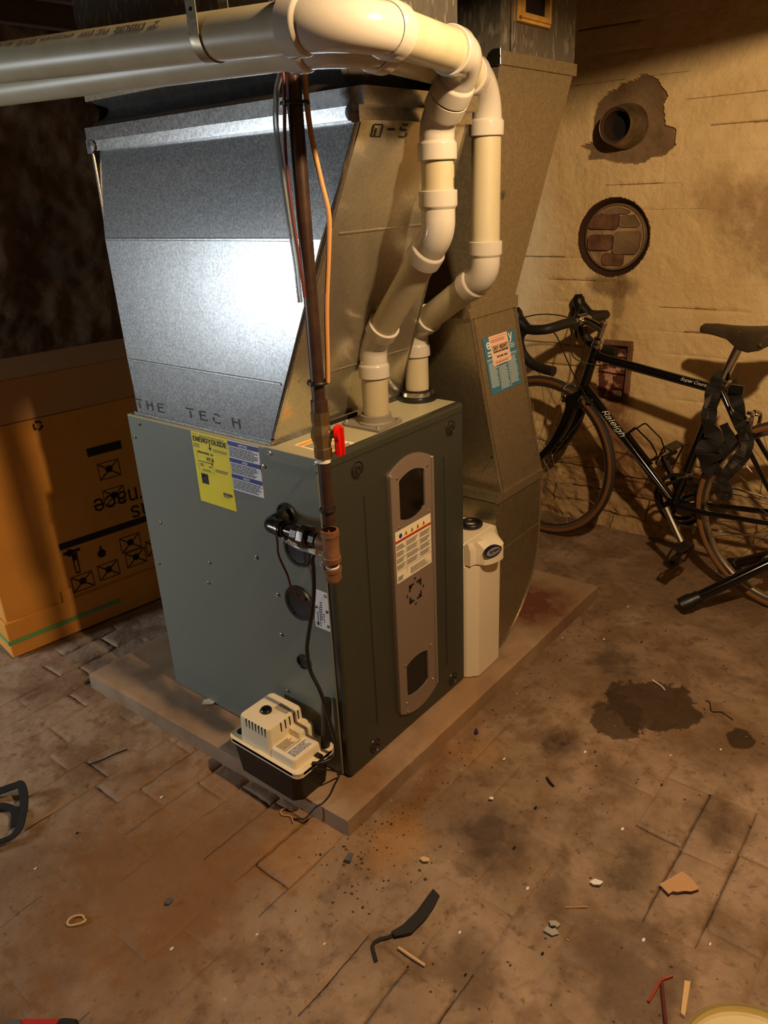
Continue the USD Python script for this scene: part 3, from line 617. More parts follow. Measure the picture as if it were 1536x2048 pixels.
part('heading_text', cat([txt('NOTICE', .0055, x=-.26, y=.897, center=True, bold=True, o=O_L2 - V(.0004, 0, 0), ux=L_X, uy=L_Y), txt('AVIS', .0055, x=-.26, y=.8555, center=True, bold=True, o=O_L2 - V(.0004, 0, 0), ux=L_X, uy=L_Y), txt('AVISO', .0055, x=-.26, y=.815, center=True, bold=True, o=O_L2 - V(.0004, 0, 0), ux=L_X, uy=L_Y)]), M['paper'], no)
part('label_print', bars(greek(-.311, .8665, -.2095, .8925, 7, rl, .42, .25) + greek(-.311, .8255, -.2095, .851, 7, rl, .42, .25) + greek(-.311, .785, -.2095, .8105, 7, rl, .42, .25), O_L2, L_X, L_Y), M['ink'], no)
sl_ = part('rating_label', prism(rrect(-.0735, .481, -.0258, .585, .003), .0004, O_L, L_X, L_Y), M['paper'], fur, label='small white rating label low on the side')
g = []
for (y0, x0) in [(.572, -.036), (.53, -.036), (.49, -.036), (.488, -.069), (.533, -.069)]:
    for i in range(5):
        for j in range(4):
            if rl.random() < .5: g.append((x0 + .0018 * i, y0 + .0018 * j, x0 + .0018 * (i + 1), y0 + .0018 * (j + 1)))
part('label_print', cat([bars(g + greek(-.064, .486, -.0605, .526, 9, rl, .5, .1) + greek(-.056, .486, -.0535, .54, 10, rl, .5, .1) + greek(-.043, .50, -.041, .526, 6, rl, .5, .1), O_L2, L_X, L_Y)] + [txt('R97V 1.080', .0075, o=O_L2, ux=V(0, 0, 1), uy=V(0, 1, 0), x=.508, y=.0535 - .0135, width=.048)] if False else [bars(g + greek(-.064, .486, -.0605, .526, 9, rl, .5, .1) + greek(-.056, .486, -.0535, .54, 10, rl, .5, .1) + greek(-.043, .50, -.041, .526, 6, rl, .5, .1) + greek(-.052, .505, -.046, .556, 8, rl, .4, .1), O_L2, L_X, L_Y)]), M['ink'], sl_)
# grommets and knock-outs in the side
for (y, z, r, nm) in [(.1326, .757, .030, 'grommet'), (.1076, .674, .042, 'grommet'), (.1207, .530, .046, 'grommet'), (.1275, .3597, .020, 'grommet')]:
    gp = part(nm, lathe([(.0, -.001), (r * .55, -.001), (r * .62, -.002), (r * .78, -.003), (r * .86, -.007), (r * .97, -.0075), (r, -.004), (r, .002)][::-1] if False else [(r, .002), (r, -.004), (r * .97, -.0075), (r * .86, -.007), (r * .78, -.003), (r * .62, -.002), (r * .3, -.001), (0, -.001)], V(0, y, z), (1, 0, 0), 32), M['black'], fur, label='black rubber grommet')
for (y, z) in [(.6709, .8918), (.7036, .8506), (.6541, .6107), (.6984, .4721), (.4568, .5422), (.4749, .4764), (.2613, .6115), (.1971, .5275), (.2013, .4108), (.0328, .6599), (.2031, .2387), (.1665, .8995), (.1946, .8627), (.0247, .9016), (.0359, .0555)]:
    r = .0042 if z > .3 else .0036
    part('screw', cat([lathe([(r * 1.25, .0005), (r * 1.25, -.0012), (r, -.0014), (r, -.0045), (r * .75, -.0055), (0, -.0055)], V(-.0012, y, z), (1, 0, 0), 6)]), M['zinc'], fur, smooth=False)
tl = part('top_label', prism(Polygon([(.0436, .135), (.124, .1301), (.127, .0234), (.0326, .0085)]), .0004, V(0, 0, ZT), V(1, 0, 0), V(0, 1, 0)), M['warmpaper'], fur, label='cream caution label on the top')
part('label_print', bars([(.046, .112, .123, .126), (.044, .062, .125, .070), (.042, .020, .06, .05)], V(0, 0, ZT + .0005), V(1, 0, 0), V(0, 1, 0)), M['orangeink'], tl)
part('label_text', bars(greek(.047, .074, .122, .108, 5, rl, .5) + greek(.064, .018, .12, .058, 6, rl, .5), V(0, 0, ZT + .0005), V(1, 0, 0), V(0, 1, 0)), M['grayink'], tl)
# vent flange and intake collar on the top
fp = part('vent_flange', cat([prism(Polygon([(.2226, .1435), (.2326, .1505), (.3043, .1386), (.3154, .1286), (.3154, .0394), (.3054, .0314), (.2126, .0259), (.2126, .13)]).buffer(.002), .006, V(0, 0, ZT), V(1, 0, 0), V(0, 1, 0)), lathe([(.043, 0), (.043, .004), (.039, .008), (.0375, .022), (.033, .023), (.033, 0)], V(.268, .079, ZT + .004), (0, 0, 1), 36)]), M['grayplastic'], fur)
for (x, y) in [(.222, .036), (.305, .041), (.228, .139), (.304, .131)]: part('screw', lathe([(.0045, 0), (.0045, .004), (.003, .0055), (0, .0055)], V(x, y, ZT + .006), (0, 0, 1), 6), M['zinc'], fur)
part('drain_nipple', rod(V(.311, .112, ZT + .004), V(.316, .114, ZT + .03), .0045, 10, .001), M['warmpaper'], fur)
ic = part('intake_collar', cat([lathe([(.052, 0), (.052, .006), (.045, .010), (.040, .010), (.038, .028), (.0345, .029), (.033, 0)], V(.505, .130, ZT), (0, 0, 1), 36)]), M['black'], fur)
part('hose_clamp', cat([lathe([(.0392, .011), (.0405, .012), (.0405, .023), (.0392, .024)], V(.505, .130, ZT), (0, 0, 1), 36), bx((.515, .092, ZT + .010), (.532, .104, ZT + .025), .003)]), M['steel'], ic)

# ------------------------------------------------------------------ supply plenum (coil cabinet) above the furnace
PB, PT = .912, 1.592
yf = lambda z: .180 + (-.144 - .180) * (z - .912) / (1.583 - .912)      # sloping front
xr = lambda z: .490 + (.352 - .490) * (z - .912) / (1.592 - .912)       # sloping right side
yb = .690
pl = thing('supply_plenum', 'shiny galvanized sheet metal plenum with sloping front on top of the furnace', 'plenum', base=(.25, .4, PB))
def quad(pts, th, inward):
    p = np.asarray(pts, float); return hull(np.vstack([p, p + np.asarray(inward) * th]))
zc = [.918, 1.060, 1.352, 1.545]; xo = [.0150, .0108, .0085, .0270]
side = []
for i in range(3):
    za, zb = zc[i], zc[i + 1]
    side.append(hull([(xo[i], yf(za) + .004, za), (xo[i], yb, za), (xo[i + 1], yf(zb) + .004, zb), (xo[i + 1], yb, zb), (.03, yf(za) + .004, za), (.03, yb, za), (.03, yf(zb) + .004, zb), (.03, yb, zb)]))
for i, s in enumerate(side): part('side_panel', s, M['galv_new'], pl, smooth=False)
parts('side_crease', [bx((.0085, yf(1.06) + .012, 1.057), (.012, yb - .006, 1.063), .001), bx((.0060, yf(1.352) + .03, 1.349), (.010, yb - .006, 1.355), .001)], M['galv_new'], pl)
NS = unit(np.cross(V(1, 0, 0), V(0, yf(2.) - yf(1.), 1.)))                  # points to -y and down
if NS[1] > 0: NS = -NS
S_X, S_Y = V(1, 0, 0), unit(V(0, yf(2.) - yf(1.), 1.))
def onfront(x, z): return V(x, yf(z), z)
fr_ = [onfront(.022, PB + .004), onfront(xr(PB), PB + .004), onfront(xr(1.545), 1.545), onfront(.030, 1.545)]
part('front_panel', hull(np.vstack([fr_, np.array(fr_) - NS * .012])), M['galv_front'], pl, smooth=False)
parts('front_crease', [tube([onfront(.05, 1.36) + NS * .0002, onfront(xr(1.36) - .02, 1.36) + NS * .0002], .0022, 6), tube([onfront(.05, 1.06) + NS * .0002, onfront(xr(1.06) - .02, 1.06) + NS * .0002], .0022, 6)], M['galv_front'], pl)
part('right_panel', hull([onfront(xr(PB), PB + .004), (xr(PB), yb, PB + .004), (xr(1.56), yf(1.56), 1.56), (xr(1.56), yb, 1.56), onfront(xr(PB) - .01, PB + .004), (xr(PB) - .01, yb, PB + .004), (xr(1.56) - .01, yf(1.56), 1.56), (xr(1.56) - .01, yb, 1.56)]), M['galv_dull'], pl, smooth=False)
part('back_panel', hull([(.022, yb - .006, PB), (xr(PB), yb - .006, PB), (.022, yb - .006, PT), (xr(PT), yb - .006, PT), (.022, yb, PB), (xr(PB), yb, PB), (.022, yb, PT), (xr(PT), yb, PT)]), M['galv_new'], pl, smooth=False)
parts('corner_seam', [tube([onfront(.018, .93), onfront(.019, 1.545)], .0042, 8), tube([V(.017, yb - .001, .92), V(.017, yb - .001, 1.56)], .0045, 8)], M['galv_bright'], pl)
part('top_band', cat([hull([(x, y, z) for z, o in ((1.545, .0), (1.568, .002)) for x in (.014 - o, xr(1.55) + .004) for y in (yf(1.55) - .006, yb + .003)]), ]), M['galv_bright'], pl, smooth=False)
part('drive_cleat', cat([hull([(x, y, z) for z in (1.566, 1.594) for x in (.010, xr(1.58) + .006) for y in (yf(1.58) - .008, yb + .006)])]), M['galv_bright'], pl, smooth=False)
for y, sy in ((yf(1.556), 1), (yb, -1)): part('cleat_tab', cat([lathe([(.0135, -.001), (.0135, .003), (0, .004)], V(.011, y + sy * .010, 1.556), (-1, 0, 0), 20), bx((.008, y - sy * .008, 1.540), (.012, y + sy * .010, 1.5695))]), M['galv_bright'], pl)
parts('bottom_flange', [bx((.008, .172, PB + .0005), (.026, yb + .01, PB + .010), .001), hull([V(.012, .168, PB), V(.50, .168, PB), V(.012, .182, PB), V(.50, .182, PB), V(.012, .182, PB + .012), V(.50, .182, PB + .012), V(.012, .176, PB + .012), V(.50, .176, PB + .012)])], M['galv_bright'], pl, smooth=False)
part('sealant', jitter(bx((.16, .163, PB), (.30, .174, PB + .012), .003), .004, 60., 4), M['dullblack'], pl)
# stencilled letters: solid bars with rows of tiny print as the thin strokes
def tinycol(x, y0, y1, w=.0045): return [(x + rl.random() * .0012, y0 + i * .0034, x + w, y0 + i * .0034 + .0024) for i in range(int((y1 - y0) / .0034))]
def tinyrow(x0, x1, y, w=.003): return [(x0 + i * .0034, y, x0 + i * .0034 + .0018, y + w) for i in range(int((x1 - x0) / .0034))]
def letter(ch, x, y, w=.026, h=.024):
    t = .0030; out = []
    if ch == 'T': out += [(x, y + h - t, x + w, y + h)] + tinycol(x + w * .45, y, y + h - .004)
    if ch == 'H': out += tinycol(x, y, y + h) + tinycol(x + w - .003, y, y + h) + [(x + .006, y + h / 2, x + w - .006, y + h / 2 + t)]
    if ch == 'E': out += tinycol(x, y, y + h) + [(x + .004, y + h - t, x + w, y + h), (x + .004, y + h * .5, x + w * .8, y + h * .5 + t), (x + .004, y, x + w, y + t)]
    if ch == 'C': out += tinycol(x, y + .005, y + h - .006) + [(x + .006, y + h - t, x + w * .45, y + h), (x + w * .55, y + h - t, x + w - .004, y + h), (x + .006, y, x + w * .5, y + t), (x + w * .6, y, x + w - .004, y + t), (x + w - .003, y + h - .006, x + w - .001, y + h - .003), (x + w - .003, y + .002, x + w - .001, y + .005)]
    if ch == '-': out += [(x, y + h / 2, x + w, y + h / 2 + t * 1.2)]
    if ch == 'S': out += [(x + .004, y + h - t, x + w - .004, y + h), (x + .004, y + h * .5, x + w - .004, y + h * .5 + t), (x + .004, y, x + w - .004, y + t)] + tinycol(x, y + h * .55, y + h - .002) + tinycol(x + w - .003, y + .002, y + h * .5)
    return out
yz = lambda z: np.interp(z, zc, xo)
zL = .945; tilt = (xo[0] - xo[1]) / (zc[1] - zc[0])
O_S = V(xo[0] - .0004, 0, zc[0]); Y_S = unit(V(-tilt, 0, 1)); X_S = V(0, -1, 0)
g = []
for ch, y in zip('THETECH', (.690, .645, .596, .475, .425, .375, .305)): g += letter(ch, -y, .014 + (0 if y > .5 else .004))
part('stencil_print', bars(g, O_S, X_S, Y_S, .0006, .0006), M['ink'], pl, label='black dashed stencil letters low on the side')
g = []
O_T = onfront(0, 1.5) + NS * .0004
h0 = (1.520 - 1.5) / S_Y[2]
g += [(.066, h0 + .020, .090, h0 + .0216), (.066, h0, .090, h0 + .0016)] + tinycol(.063, h0, h0 + .022) + tinycol(.088, h0, h0 + .022) + letter('-', .108, h0, .020, .024) + letter('S', .142, h0, .024, .024)
g += tinycol(.072, h0 + .002, h0 + .018)
part('stencil_print', bars(g, O_T, S_X, S_Y, .0005, .0004), M['ink'], pl, label='black dashed stencil letters near the top of the sloping front')
# black flexible duct connector and the old trunk above
cv = thing('duct_connector', 'black canvas duct connector between the shiny plenum and the old trunk', 'duct connector', base=(.18, .27, 1.594))
def canvas():
    n = 60; loop = []
    for a, b in (((.016, -.116), (.336, -.116)), ((.336, -.116), (.336, .680)), ((.336, .680), (.016, .680)), ((.016, .680), (.016, -.116))):
        for t in np.linspace(0, 1, n, endpoint=False): loop.append((a[0] + (b[0] - a[0]) * t, a[1] + (b[1] - a[1]) * t))
    loop = np.array(loop); c = loop.mean(0); rows = []
    for z, s in ((1.592, 0.), (1.600, .006), (1.612, .024), (1.628, .030), (1.640, .014), (1.652, .004)):
        d = c - loop; inn = np.clip(d / np.abs(d).max(0), -1, 1); inn = np.sign(inn) * (np.abs(inn) > .96)
        w = s + .010 * n2(loop[:, 0], loop[:, 1] + z * 3, 9., 71)[:, None].clip(-.5, .5) * (s > .005)
        rows.append(np.c_[loop + inn * w, np.full(len(loop), z)])
    v = np.vstack(rows); k = len(loop); f = []
    for i in range(len(rows) - 1):
        for j in range(k): q = [i * k + j, i * k + (j + 1) % k, (i + 1) * k + (j + 1) % k, (i + 1) * k + j]; f += [[q[0], q[1], q[2]], [q[0], q[2], q[3]]]
    return trimesh.Trimesh(v, np.array(f), process=False)
part('canvas_sleeve', canvas(), M['canvas'], cv, smooth=50)
part('upper_edge_strip', cat([bx((.014, -.122, 1.646), (.342, -.116, 1.660)), bx((.014, -.122, 1.646), (.020, .686, 1.660)), bx((.336, -.122, 1.646), (.342, .686, 1.660)), bx((.014, .680, 1.646), (.342, .686, 1.660))]), M['galv_dull'], cv)
tr = thing('overhead_duct', 'old spangled galvanized supply duct above the black canvas connector', 'duct', base=(.18, .27, 1.662))
part('trunk_body', bx((.018, -.120, 1.6625), (.336, .672, 2.038), .002), M['galv_old'], tr, smooth=False)
part('bottom_flange', cat([bx((.012, -.125, 1.6605), (.342, .678, 1.668), .001)]), M['galv_dull'], tr, smooth=False)

# ------------------------------------------------------------------ return air duct on the right with the filter cabinet
rd = thing('return_duct', 'dull galvanized return air duct dropping beside the furnace with a blue sticker on it', 'duct', base=(.80, .28, ZB))
RB = .97                                             # depth of the duct
def loft(rects):
    """stack of (x0, x1, y0, y1, z) rectangles"""
    v, f = [], []
    for x0, x1, y0, y1, z in rects: v += [(x0, y0, z), (x1, y0, z), (x1, y1, z), (x0, y1, z)]
    for i in range(len(rects) - 1):
        for j in range(4): q = [i * 4 + j, i * 4 + (j + 1) % 4, i * 4 + 4 + (j + 1) % 4, i * 4 + 4 + j]; f += [[q[0], q[1], q[2]], [q[0], q[2], q[3]]]
    n = len(v) - 4; f += [[0, 2, 1], [0, 3, 2], [n, n + 1, n + 2], [n, n + 2, n + 3]]
    return trimesh.Trimesh(np.array(v, float), np.array(f), process=False)
part('upper_drop', loft([(.690, 1.075, 0, RB, 1.715), (.700, 1.075, 0, RB, 2.038)]), M['galv_old'], rd, smooth=False)
part('drive_cleat', loft([(.684, 1.082, -.006, RB + .004, 1.690), (.684, 1.082, -.006, RB + .004, 1.718)]), M['galv_dull'], rd, smooth=False)
part('cleat_tab', cat([lathe([(.017, -.001), (.017, .004), (0, .005)], V(.683, .008, 1.705), (-1, 0, 0), 20), bx((.679, -.009, 1.688), (.690, .006, 1.722), .001)]), M['steel'], rd)
part('offset_section', loft([(.562, .785, 0, RB, 1.150), (.690, 1.072, 0, RB, 1.692)]), M['galv_dull'], rd, smooth=False)
part('drive_cleat', loft([(.555, .792, -.006, RB + .004, 1.122), (.555, .792, -.006, RB + .004, 1.152)]), M['galv_dull'], rd, smooth=False)
part('cleat_tab', cat([lathe([(.015, -.001), (.015, .003), (0, .004)], V(.555, .010, 1.137), (-1, 0, 0), 20)]), M['galv_dull'], rd)
bow = lambda z, a, b, k: a + (b - a) * (z - .590) / (1.126 - .590) + k * math.sin(math.pi * (z - .590) / (1.126 - .590))
zs = np.linspace(.590, 1.126, 13)
part('riser', loft([(bow(z, .728, .560, -.006), bow(z, .974, .787, -.003), 0, RB, z) for z in zs]), M['galv_dull'], rd, smooth=False)
parts('riser_seam', [tube([V(bow(z, .728, .560, -.006) + .004, -.0015, z) for z in zs], .0045, 8), tube([V(bow(z, .728, .560, -.006) + .016, -.0012, z) for z in zs], .0022, 6), tube([V(bow(z, .974, .787, -.003) - .003, -.001, z) for z in zs], .0038, 8)], M['galv_dull'], rd)
part('drive_cleat', loft([(.700, .980, -.006, RB + .004, .566), (.700, .980, -.006, RB + .004, .592)]), M['galv_dull'], rd, smooth=False)
# boot with a curved heel
bo = [(.700, .568), (.975, .568), (.975, .40)] + [(.670 + .305 * math.cos(a), .395 + .345 * math.sin(a)) for a in np.linspace(0, -math.pi / 2, 14)[1:]] + [(.670, .05)]
bo = [(x, max(z, ZB + .002)) for x, z in bo] + [(.670, .30), (.700, .42)]
part('boot', prism(Polygon(bo), RB, V(0, RB, 0), F_X, F_Y), M['galv_boot'], rd, smooth=35)
part('boot_seam', tube([V(x, -.001, z) for x, z in bo[1:16]], .0028, 6), M['galv_dull'], rd)
part('boot_crease', tube([V(.705, -.0006, .40), V(.973, -.0006, .405)], .0016, 6), M['galv_boot'], rd)
part('screw', cyl(V(.67, -.0035, .30 + .42), (0, 1, 0), .004, .004, 10), M['ink'], rd)
# dent with a small bracket
part('bracket_tab', hull([onp for onp in [(.706, -.001, 1.395), (.735, -.001, 1.402), (.736, -.010, 1.418), (.710, -.012, 1.412), (.708, -.003, 1.395), (.735, -.003, 1.402)]]), M['steel'], rd, smooth=False)
# return register at the top
rg = part('register', prism(sbox(.752, 1.783, .912, 2.02).difference(sbox(.772, 1.797, .898, 2.0)), .012, V(0, 0, 0), F_X, F_Y), M['register'], rd, label='tan painted register frame')
part('register_lip', prism(sbox(.764, 1.790, .905, 2.01).difference(sbox(.776, 1.801, .895, 1.998)), .018, V(0, 0, 0), F_X, F_Y), M['register'], rg)
part('register_opening', bx((.772, -.004, 1.797), (.898, .001, 2.0)), M['darkmesh'], rg)
part('screw', cyl(V(.760, -.015, 1.790), (0, 1, 0), .004, .004, 10), M['rustiron'], rg)
# hanging wires by the register
part('wire', tube(smooth_path([V(.716, -.012, 2.0), V(.722, -.014, 1.85), V(.728, -.012, 1.76), V(.730, -.010, 1.722)]), .0022, 6), M['steel'], rd)
part('wire', tube(smooth_path([V(.727, -.012, 2.0), V(.733, -.016, 1.85), V(.738, -.013, 1.76), V(.735, -.010, 1.725)]), .0026, 6), M['steel'], rd)
# stickers
PO, PX, PY = V(.619, -.0008, 1.062), V(1, 0, 0), unit(V(-.31, 0, 1))
st = part('sticker', prism(sbox(0, -.170, .163, 0), .0004, PO, PX, PY), M['blueposter'], rd, label='blue sticker')
P2 = PO + V(0, -.0005, 0)
part('sticker_word', cat([txt('e', .026, P2, PX, PY, x=.010, y=-.034, bold=True), txt('y', .026, P2, PX, PY, x=.126, y=-.026, bold=True)]), M['whiteink'], st)
part('sticker_print', bars(greek(.012, -.058, .030, -.040, 2, rl) + greek(.126, -.052, .155, -.036, 3, rl, .4) + [(.004, -.066, .158, -.0645), (.004, -.070, .158, -.069), (.055, -.166, .0565, -.07), (.106, -.166, .1075, -.07)] + greek(.008, -.150, .050, -.074, 18, rl, .4) + greek(.060, -.164, .102, -.092, 17, rl, .4) + greek(.111, -.158, .155, -.074, 18, rl, .4), P2, PX, PY), M['whiteink'], st)
tg = part('service_tag', prism(rrect(.028, -.088, .122, .0, .003), .0006, PO + V(.0, -.0006, 0), PX, unit(V(-.36, 0, 1))), M['pinkpaper'], rd, label='pale service tag stuck over the blue sticker')
P3, PY3 = PO + V(0, -.0014, 0), unit(V(-.36, 0, 1))
part('tag_name', cat([bars([(.036, -.030, .116, -.0295), (.036, -.045, .116, -.0445), (.036, -.045, .0365, -.0295), (.1155, -.045, .116, -.0295)], P3, PX, PY3), txt('DAY-NIGHT', .0105, P3, PX, PY3, x=.040, y=-.0425, width=.072, bold=True), txt('HEATING & AIR CONDITIONING', .0042, P3, PX, PY3, x=.038, y=-.051, width=.076, bold=True), txt('(412) 486-2662', .0058, P3, PX, PY3, x=.050, y=-.067, width=.055, bold=True)]), M['ink'], tg)
part('tag_print', bars(greek(.034, -.020, .112, -.010, 2, rl, .3) + greek(.038, -.083, .112, -.079, 1, rl, .5) + [(.033, -.006, .117, -.0056), (.033, -.0765, .117, -.0761)], P3, PX, PY3), M['redink'], tg)

fc = thing('filter_cabinet', 'cream media air filter cabinet with oval badge on its handle, between furnace and return duct', 'air filter', base=(.62, .25, ZB))
part('body', bx((.5345, .006, ZB + .002), (.699, .55, .496), .003), M['cream'], fc)
part('top_cover', bx((.5345, .004, .490), (.699, .55, .500), .003), M['cream'], fc)
part('door', prism(Polygon([(.5345, .006), (.538, -.002), (.566, -.028), (.684, -.026), (.690, -.020), (.690, .006)]), .375, V(0, 0, ZB + .003), V(1, 0, 0), V(0, 1, 0)), M['cream'], fc, smooth=20)
hp_ = smooth_path([V(.540, -.014, 0), V(.558, -.017, 0), V(.566, -.030, 0), V(.574, -.046, 0), V(.600, -.059, 0), V(.634, -.064, 0), V(.652, -.054, 0), V(.672, -.030, 0), V(.694, -.010, 0)], 4)
hv = [hull([(x, yy, zz) for x, y in ((a[0], a[1]), (b[0], b[1])) for yy, zz in ((.004, .500), (.004, .432), (y, .432 + .1 * max(0, .545 - x) ), (y, .478), (y * .45, .500))]) for a, b in zip(hp_[:-1], hp_[1:])]
hd = part('handle', cat(hv), M['cream'], fc, smooth=35)
BO, BX, BY = V(.594, -.0560, .472), unit(V(1, -.27, 0)), unit(V(0, .02, 1))
el = Polygon([(.031 * math.cos(a), .017 * math.sin(a)) for a in np.linspace(0, 2 * math.pi, 36)])
part('badge_ring', prism(el.difference(el.buffer(-.004)), .010, BO + V(0, .006, 0), BX, BY), M['navy'], hd)
part('badge', prism(el.buffer(-.003), .009, BO + V(0, .006, 0), BX, BY), M['badgeplate'], hd)
part('badge_text', cat([txt('Aprilaire', .0085, BO + V(0, -.0035, 0), BX, BY, y=-.002, width=.038, center=True, bold=True, shear=.2), bars([(-.012, -.008, .014, -.0072)], BO + V(0, -.0035, 0), BX, BY)]), M['navy'], hd)
rr = solo('rubber_ring', ring(V(.652, .055, .508), (0, 0, 1), .026, .0085, 40, 14), M['black'], 'thick black rubber ring lying on top of the cream filter cabinet', 'ring', smooth=True)

# ------------------------------------------------------------------ PVC vent pipes
PR, SR = .0312, .0368
def elbow(a, c, b, R, lead, soc=.030):
    """fitting with a socket collar on each end; lead = distance of each socket mouth from the corner"""
    da, db = unit(a - c), unit(b - c)
    body = tube(fillet([c + da * (lead - soc * .5), c, c + db * (lead - soc * .5)], R, 12), PR + .0012, 28, caps=False)
    ms = [body]
    for d in (da, db):
        o = c + d * lead
        ms.append(lathe([(PR, 0), (SR - .0015, 0), (SR, .0015), (SR, soc - .003), (SR - .002, soc), (PR + .001, soc + .004)], o, -d, 32))
    return cat(ms)
def pipe_run(name, label, C, fit, rad, base):
    t = thing(name, label, 'pipe', base=base)
    C = [np.asarray(c, float) for c in C]
    ends = [(C[0], None)]
    for i in range(1, len(C) - 1):
        part('elbow', elbow(C[i - 1], C[i], C[i + 1], rad[i - 1], fit[i - 1]), M['pvc_fit'], t, smooth=40)
    for i in range(len(C) - 1):
        d = unit(C[i + 1] - C[i]); a = C[i] + d * (fit[i - 1] - .024 if i else 0); b = C[i + 1] - d * (fit[i] - .024 if i < len(C) - 2 else 0)
        if (b - a) @ d > .02: part('pipe_section', tube([a, b], PR, 28), M['pvc'], t, smooth=40)
    return t
A_ = [V(.268, .077, .918), V(.268, .077, 1.102), V(.192, -.168, 1.352), V(.192, -.168, 1.538), V(.150, -.262, 1.632), V(-.222, -.337, 1.634), V(-.47, 2.16, 1.753)]
ta = pipe_run('exhaust_pipe', 'cream plastic vent pipe from the gray flange, nearest of the two overhead runs', A_, [.075, .075, .060, .078, .110], [.055, .055, .045, .058, .085], (.268, .077, .918))
B_ = [V(.505, .130, .918), V(.505, .130, 1.098), V(.432, -.125, 1.248), V(.432, -.125, 1.630), V(-.138, -.252, 1.632), V(-.378, 2.16, 1.690)]
tb = pipe_run('intake_pipe', 'cream plastic vent pipe from the black clamped collar, farther of the two overhead runs', B_, [.070, .070, .105, .105], [.05, .05, .08, .08], (.505, .130, .918))
def fine(m, e):
    v, f = trimesh.remesh.subdivide_to_size(m.vertices, m.faces, e, max_iter=12); return trimesh.Trimesh(v, f, process=False)
def txt_cyl(s, h, o, d, up, r, x0, rot=False, width=None, bold=False):
    m = fine(txt(s, h, V(0, 0, 0), V(1, 0, 0), V(0, 1, 0), width=width, bold=bold, rot=rot, th=.0003, h0=.0002), .003); v = m.vertices.copy()
    d = unit(d); up = unit(up - d * (up @ d)); sd = np.cross(up, d); sd = -sd
    a = v[:, 1] / r; rr_ = r + v[:, 2]
    m.vertices = np.asarray(o) + np.outer(x0 + v[:, 0], d) + (rr_ * np.cos(a))[:, None] * up + (rr_ * np.sin(a))[:, None] * np.cross(up, d)
    return m
dA = unit(A_[6] - A_[5])
tp = V(-.62, -.16, .78)
part('pipe_print', cat([txt_cyl('2"', .013, A_[5], dA, tp, PR, .33, bold=True), txt_cyl('CRESLINE', .013, A_[5], dA, tp, PR, .36, width=.066, bold=True), txt_cyl('PVC  DWV', .010, A_[5], dA, tp, PR, .44, width=.070), txt_cyl('ASTM D2665 ASTM', .007, A_[5], dA, tp, PR, .525, width=.085), txt_cyl('SCH 40', .011, A_[5], dA, tp, PR, .625, width=.05), txt_cyl('NSF-PW-DWV 280 PSI', .007, A_[5], dA, tp, PR, .69, width=.13)]), M['grayink'], ta)
dA2 = unit(A_[5] - A_[4])
part('bar_code', cat([tube([A_[4] + dA2 * (.088 + .0032 * i) + PR * 1.004 * (math.cos(t) * V(-.15, -.92, .3) / np.linalg.norm(V(-.15, -.92, .3)) + math.sin(t) * V(0, .3, .95)) for t in (-.25, 0, .18)], [.0011, .0006, .0009, .0005][i % 4], 4) for i in range(9)]), M['ink'], ta)
for a, z0 in ((-1.2, 1.47), (-1.25, 1.43)): part('marker_line', tube([V(.192 + PR * math.cos(a), -.168 + PR * math.sin(a), z) for z in (z0, z0 + .018)], .0008, 5), M['ink'], ta)
# strap hanger round the front run
hp = A_[5] + dA * .255
def strap_mesh():
    s = unit(np.cross(dA, V(0, 0, 1))); d = dA; r = PR + .0016
    path = [hp - s * r + V(0, 0, .407)] + [hp + r * (math.cos(a) * s + math.sin(a) * V(0, 0, 1)) for a in np.linspace(math.pi, 2 * math.pi, 16)] + [hp + s * r + V(0, 0, .407)]
    p = np.array(path); t = np.gradient(p, axis=0); nrm = np.cross(t, d); nrm /= np.linalg.norm(nrm, axis=1, keepdims=True)
    v = np.vstack([np.stack([q + d * .0095 + m * .0006, q + d * .0095 - m * .0006, q - d * .0095 - m * .0006, q - d * .0095 + m * .0006]) for q, m in zip(p, nrm)]); f = []
    for i in range(len(p) - 1):
        for j in range(4): q = [i * 4 + j, i * 4 + (j + 1) % 4, i * 4 + 4 + (j + 1) % 4, i * 4 + 4 + j]; f += [[q[0], q[1], q[2]], [q[0], q[2], q[3]]]
    return trimesh.Trimesh(v, np.array(f), process=False)
hs = thing('hanger_strap', 'perforated metal strap hanger looped under the nearer overhead vent pipe', 'strap', base=hp)
part('strap', strap_mesh(), M['galv_dull'], hs, smooth=40)
s_ = unit(np.cross(dA, V(0, 0, 1)))
part('strap_hole', cat([lathe([(0, 0), (.0028, 0), (.0028, .0006), (0, .0006)], hp - s_ * (PR + .0023) + V(0, 0, .03 + .025 * i), -s_, 10) for i in range(8)]), M['dullblack'], hs, kind='stuff')

# ------------------------------------------------------------------ gas pipe with valve, union and drip leg
gx, gy = -.060, -.057
gp = thing('gas_pipe', 'brown iron gas pipe with red lever valve standing at the furnace front corner', 'gas pipe', base=(gx, gy, .67))
G = lambda z: V(gx, gy, z)
UPZ = V(0, 0, 1)
part('riser', rod(G(1.045), G(2.03), .0132, 20), M['iron'], gp)
part('pipe_nipple', rod(G(.805), G(.962), .0132, 20), M['iron'], gp)
part('coupling', lathe([(.0132, 0), (.0165, .001), (.0172, .006), (.0165, .045), (.0132, .046)], G(1.02), UPZ, 20), M['iron'], gp)
vb = part('ball_valve', cat([lathe([(.0135, 0), (.0178, 0), (.0182, .018), (.0165, .022), (.0175, .03), (.0215, .042), (.0215, .052), (.0175, .064), (.0165, .070), (.0185, .074), (.0185, .094), (.0145, .095)], G(.948), UPZ, 8), rod(G(.998), G(.998) + V(.012, -.026, 0), .009, 14)]), M['brass'], gp, smooth=25)
part('thread_tape', lathe([(.0135, 0), (.0148, .0), (.0152, .010), (.0135, .012)], G(.9385), UPZ, 16), M['tape'], gp)
